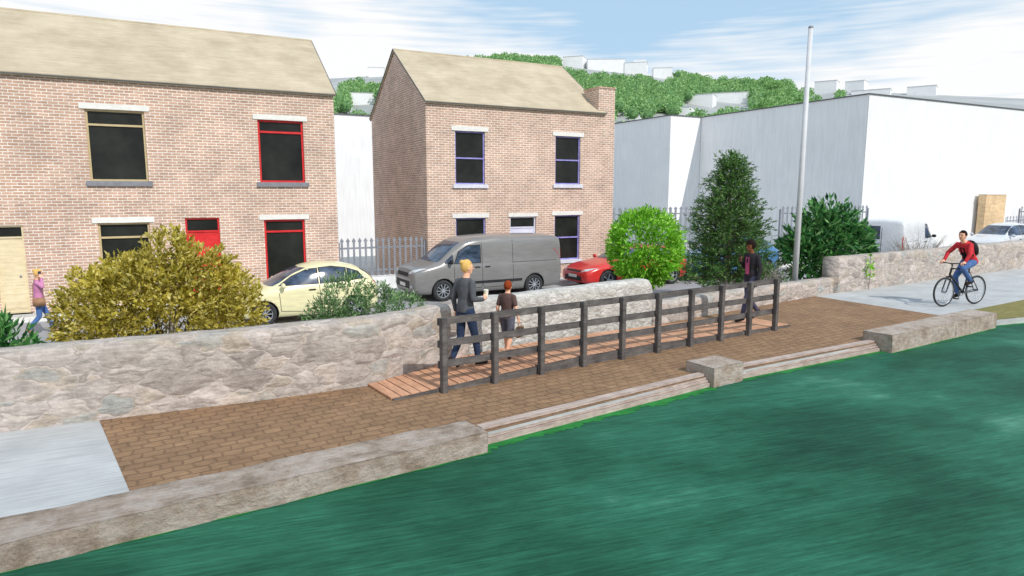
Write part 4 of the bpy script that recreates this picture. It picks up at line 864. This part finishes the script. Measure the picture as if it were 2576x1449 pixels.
    for sd in 'LR':
        an, toe = J['an'+sd], J['toe'+sd]; fd = (toe-an).normalized(); bm = bmesh.new()
        limb(bm, [an-fd*.03-V((0,0,.015)), an.lerp(toe,.5), toe], [.046,.042,.036]); limb(bm,[an-fd*.05-V((0,0,.045)) if abs(fd.z)<.75 else an, toe-V((0,0,.010))],[.028,.028]); remesh(bm, 'shoe', M[look.get('shoe','shoe')], root, .010, 2)
    bm = bmesh.new(); big = look.get('hairvol', 1.0)
    ell(bm, hd+HR@V((-.014,0,.022)), (.098*big,.083*big,.108*big), 22, 16, HR)
    kill = [v for v in bm.verts if (lambda l: l.x > .045 and l.z < .045 or l.z < -.07)(HR.transposed()@(v.co-hd))]
    bmesh.ops.delete(bm, geom=kill, context='VERTS')
    for v in bm.verts: v.co += noise.noise_vector(v.co*38)*.007*big
    bmesh.ops.solidify(bm, geom=bm.faces[:], thickness=.006)
    if look.get('bun'): ell(bm, hd+HR@V((-.085,0,.085)), (.045,.045,.042), 12, 9)
    obj('hair', bm, M[look['hair']], root, True)
    for sg in (-1,1):
        bm = bmesh.new(); ell(bm, hd+HR@V((.080,sg*.030,.004)), (.010,.013,.007), 8, 6, HR); obj('eye', bm, M['eye'], root, True)
        bm = bmesh.new(); ell(bm, hd+HR@V((.081,sg*.030,.026)), (.009,.018,.004), 8, 6, HR); obj('eyebrow', bm, M[look['hair']], root, True)
    bm = bmesh.new(); ell(bm, hd+HR@V((.078,0,-.062)), (.009,.024,.007), 8, 6, HR); obj('mouth', bm, M['lip'], root, True)
    return root
def walk(stride=.27, front='L', **kw):
    f, b_ = (front, 'R' if front == 'L' else 'L'); y = {'L':1,'R':-1}
    P = {'pelvis':(0,0,.96),'neck':(.02,0,1.46),'head':(.05,0,1.605),
         'shL':(0,.155,1.375),'shR':(0,-.155,1.375),'hipL':(0,.088,.92),'hipR':(0,-.088,.92),
         'elL':(-.03,.22,1.11),'elR':(-.03,-.22,1.11),'wrL':(.06,.24,.88),'wrR':(.06,-.24,.88)}
    P['kn'+f] = (stride*.62,y[f]*.09,.51); P['an'+f] = (stride,y[f]*.09,.095); P['toe'+f] = (stride+.16,y[f]*.10,.055)
    P['kn'+b_] = (-.02,y[b_]*.09,.50); P['an'+b_] = (-stride-.02,y[b_]*.085,.17); P['toe'+b_] = (-stride+.10,y[b_]*.09,.045)
    P.update(kw); return P
def gp(px,py,z): d = ray(px,py); t_ = (z-CAMZ)/d.z; return Vector((d.x*t_, d.y*t_, z))
RZT = math.atan2(rd.y, rd.x)
def onboard(px,py):
    z = .15
    for _ in range(6): p = gp(px,py,z+.016); z = deckz((p-RA).dot(rd))
    return Vector((p.x,p.y,z+.016))
pw = onboard(1172,925)
W1 = person('person with fair hair in a bun, charcoal cardigan and jeans, holding a paper cup', pw, RZT+.25, 1.69,
    walk(.20,'R', elL=(-.05,.22,1.13), wrL=(.02,.24,.90), elR=(-.04,-.22,1.13), wrR=(.20,-.20,1.10), hdR=(.9,.1,.35)),
    dict(skin='skin', top='slate', legs='navy', hair='blonde', bun=True, fem=True, hem=-.30, palmR=(0,1,.1), curlR=.75, turn=-.35))
def held(root, name, label, cat, local, build, rz=0):
    s_ = root.scale[0]; p = Vector(root.location)+Matrix.Rotation(root.rotation_euler.z,3,'Z')@(Vector(local)*s_)
    t = thing(name, label, cat, p, root.rotation_euler.z+rz, scale=s_); build(t); return t
def cup(t):
    bm = bmesh.new(); tube(bm, [(0,0,-.05),(0,0,.06)], [.030,.040], 14); obj('cup', bm, M['paper'], t, False)
    bm = bmesh.new(); tube(bm, [(0,0,.06),(0,0,.075)], [.043,.038], 14); obj('lid', bm, M['paper'], t)
held(W1, 'paper_cup', 'white paper cup in the hand of the fair-haired person on the boardwalk', 'cup', (.30,-.165,1.17), cup)
pb = onboard(1276,903)
B1 = person('child with auburn hair in a dark t-shirt and shorts walking on the boardwalk', pb, RZT+.45, 1.29,
    walk(.16,'L', elL=(-.04,.22,1.12), wrL=(.04,.23,.90), elR=(-.02,-.23,1.13), wrR=(.05,-.25,.90), head=(.04,0,1.59)),
    dict(skin='skin', top='brownt', legs='greys', hair='ginger', short=True, leg=.5, hem=-.10, turn=.1, curlR=.9, hairvol=1.04))
def satchel(t):
    bm = bmesh.new(); box(bm,-.13,.13,-.04,.04,-.30,-.06); bm.normal_update(); bmesh.ops.bevel(bm, geom=bm.edges[:], offset=.02, segments=2, affect='EDGES'); obj('bag_body', bm, M['tanb'], t, True)
    bm = bmesh.new(); tube(bm, [(-.07,0,-.07),(-.05,0,.0),(0,0,.03),(.05,0,0),(.07,0,-.07)], .008, 6); obj('strap', bm, M['tanb'], t)
held(B1, 'satchel', 'small tan bag carried by the child on the boardwalk', 'bag', (.08,-.27,.80), satchel)
pd = onboard(1884,806)
D1 = person('person in a black jacket and pink top at the far end of the railing', pd, PI+RZT-.15, 1.76,
    walk(.30,'L', elL=(-.02,.22,1.13), wrL=(.05,.24,.90), elR=(-.01,-.21,1.13), wrR=(.20,-.12,1.27), hdR=(.5,.2,.8), head=(.055,0,1.60)),
    dict(skin='skin_d', top='jacket', legs='trs', hair='blackhair', fem=True, hem=-.20, shirt='pink', hairvol=1.10, palmR=(0,1,0), curlR=.8, nod=.12))
def phone(t):
    bm = bmesh.new(); box(bm,-.006,.006,-.035,.035,-.07,.07); bm.normal_update(); bmesh.ops.bevel(bm, geom=bm.edges[:], offset=.004, segments=1, affect='EDGES'); obj('phone_case', bm, M['sleek'], t)
    bm = bmesh.new(); box(bm,-.008,-.0065,-.031,.031,-.065,.065); obj('screen', bm, M['glass'], t)
held(D1, 'phone', 'dark phone in the raised hand of the person in the black jacket', 'phone', (.27,-.08,1.36), phone)
pl = gp(106,842,ST)
L1 = person('person in a mauve cardigan and jeans with a phone at the ear, left edge', pl, .15, 1.56,
    walk(.26,'L', elR=(.10,-.24,1.28), wrR=(.10,-.16,1.50), hdR=(-.1,.45,.8), elL=(-.05,.22,1.13), wrL=(.05,.2,.92)),
    dict(skin='skin', top='purple', legs='jean', hair='blonde', bun=True, fem=True, hem=-.18, palmR=(-.3,1,0), curlR=.6, shoe='tanb'))
held(L1, 'phone', 'dark phone held to the ear of the person in the mauve cardigan', 'phone', (.07,-.092,1.60), phone, PI/2)
def handbag(t):
    bm = bmesh.new(); box(bm,-.14,.14,-.05,.05,-.12,.10); bm.normal_update(); bmesh.ops.bevel(bm, geom=bm.edges[:], offset=.025, segments=2, affect='EDGES'); obj('bag_body', bm, M['tanb'], t, True)
    bm = bmesh.new(); tube(bm, [(-.12,0,.08),(-.10,.06,.45),(-.04,.09,.62),(.04,.09,.62),(.09,.06,.42),(.12,0,.08)], .009, 6); obj('strap', bm, M['tanb'], t)
held(L1, 'handbag', 'brown shoulder bag on the person in the mauve cardigan', 'bag', (0,-.235,.90), handbag)

# ------------------------------------------------------------------ bicycle and cyclist
BL = gp(2412,768,0); BR = PI-.13
bk = thing('bicycle', 'black bicycle ridden toward the camera on the right grey path', 'bicycle', (BL.x,BL.y,.002), BR, scale=1.06)
def wheelb(x):
    bm = bmesh.new(); tube(bm, [(x,-.05,.35),(x,.05,.35)], .022, 10); w_ = obj('wheel', bm, M['steel'], bk)
    bm = bmesh.new(); ring(bm, (x,0,.35), .327, .022, n=48, k=8); obj('tyre', bm, M['tyre'], w_, True)
    bm = bmesh.new(); ring(bm, (x,0,.35), .303, .010, n=48, k=6); obj('rim', bm, M['alloy'], w_, True)
    bm = bmesh.new()
    for i in range(28):
        a_ = 2*PI*i/28; y = .035*(1 if i%2 else -1); tube(bm, [(x+.02*math.cos(a_+.9*(1 if i%4<2 else -1)),y,.35+.02*math.sin(a_+.9)), (x+.30*math.cos(a_),0,.35+.30*math.sin(a_))], .0016, 4, False)
    obj('spokes', bm, M['steel'], w_)
wheelb(-.53); wheelb(.55)
bm = bmesh.new(); bb, ht, hb, stp, rh, fh = (-.09,0,.30),(.36,0,.90),(.40,0,.76),(-.25,0,.86),(-.53,0,.35),(.55,0,.35)
for a_, b_, r_ in ((bb,stp,.018),(stp,ht,.017),(bb,hb,.021),(ht,hb,.024)): tube(bm, [a_,b_], r_, 10)
for sg in (-1,1): tube(bm, [(-.09,sg*.03,.30),(-.53,sg*.055,.35)], .011, 8); tube(bm, [(-.24,sg*.015,.80),(-.53,sg*.055,.35)], .010, 8)
obj('frame', bm, M['black'], bk, True)
bm = bmesh.new(); tube(bm, [hb,(.42,0,.70)], .02, 8); tube(bm, [(.42,-.06,.70),(.42,.06,.70)], .018, 8)
for sg in (-1,1): tube(bm, [(.42,sg*.055,.70),(.55,sg*.055,.35)], [.017,.012], 8)
obj('fork', bm, M['black'], bk)
bm = bmesh.new(); tube(bm, [ht,(.345,0,.99),(.40,0,1.02)], .015, 8); tube(bm, [(.33,-.31,1.03),(.40,-.12,1.03),(.41,0,1.02),(.40,.12,1.03),(.33,.31,1.03)], .013, 8)
hb_ = obj('handlebar', bm, M['black'], bk)
for sg in (-1,1): bm = bmesh.new(); tube(bm, [(.365,sg*.21,1.03),(.328,sg*.315,1.03)], .018, 8); obj('grip', bm, M['tyre'], hb_)
bm = bmesh.new(); tube(bm, [stp,(-.275,0,.95)], .013, 8); ell(bm, (-.33,0,.97), (.10,.075,.03)); ell(bm, (-.22,0,.97), (.12,.035,.025)); obj('saddle', bm, M['black'], bk, True)
bm = bmesh.new(); ring(bm, (-.09,-.05,.30), .09, .006, n=24, k=5); tube(bm, [(-.09,-.07,.30),(-.09,.07,.30)], .018, 8); tube(bm, [(-.09,-.075,.30),(-.07,-.08,.135)], .010, 6); tube(bm, [(-.09,.075,.30),(-.11,.08,.465)], .010, 6)
for k in range(5): a_ = 2*PI*k/5; tube(bm, [(-.09,-.05,.30),(-.09+.09*math.cos(a_),-.05,.30+.09*math.sin(a_))], .006, 5)
obj('crankset', bm, M['steel'], bk)
for y, x, z in ((-.13,-.07,.135),(.13,-.11,.465)): bm = bmesh.new(); box(bm,x-.05,x+.05,y-.045,y+.045,z-.012,z+.012); obj('pedal', bm, M['black'], bk)
bm = bmesh.new(); tube(bm, [(-.09,-.05,.39),(-.53,-.05,.39)], .004, 4); tube(bm, [(-.09,-.05,.21),(-.53,-.05,.31)], .004, 4); obj('chain', bm, M['steel'], bk)
CY = person('person in a red jacket and jeans with a dark backpack riding the bicycle', (BL.x,BL.y,.002), BR, 1.72*1.06,
    dict(pelvis=(-.24,0,1.07), neck=(.03,0,1.53), head=(.09,0,1.67), shL=(.01,.16,1.45), shR=(.01,-.16,1.45), elL=(.16,.27,1.25), elR=(.16,-.27,1.25),
         wrL=(.285,.255,1.075), wrR=(.285,-.255,1.075), hdL=(.9,0,-.25), hdR=(.9,0,-.25), hipL=(-.20,.088,1.03), hipR=(-.20,-.088,1.03),
         knR=(.07,-.11,.66), anR=(-.10,-.125,.245), toeR=(.04,-.13,.19), knL=(.16,.13,.90), anL=(-.15,.125,.585), toeL=(0,.13,.525)),
    dict(skin='skin', top='redj', legs='jean', hair='blackhair', palmL=(0,0,-1), palmR=(0,0,-1), curlL=.9, curlR=.9, turn=.1, shirt='jacket'))
def pack(t):
    bm = bmesh.new(); ell(bm, (0,0,0), (.11,.15,.22), 14, 10, Matrix.Rotation(.5,3,'Y')); ell(bm,(-.09,0,-.08),(.06,.11,.10),12,8,Matrix.Rotation(.5,3,'Y')); obj('bag_body', bm, M['jacket'], t, True)
    for sg in (-1,1): bm = bmesh.new(); tube(bm, [(.09,sg*.1,.17),(.19,sg*.11,.19),(.27,sg*.115,.10),(.24,sg*.13,-.05),(.12,sg*.15,-.17)], .014, 6); obj('strap', bm, M['jacket'], t)
held(CY, 'backpack', 'dark backpack on the back of the person on the bicycle', 'backpack', (-.26,0,1.36), pack)
print('faces', sum(len(o.data.polygons) for o in C.objects if o.type == 'MESH'))
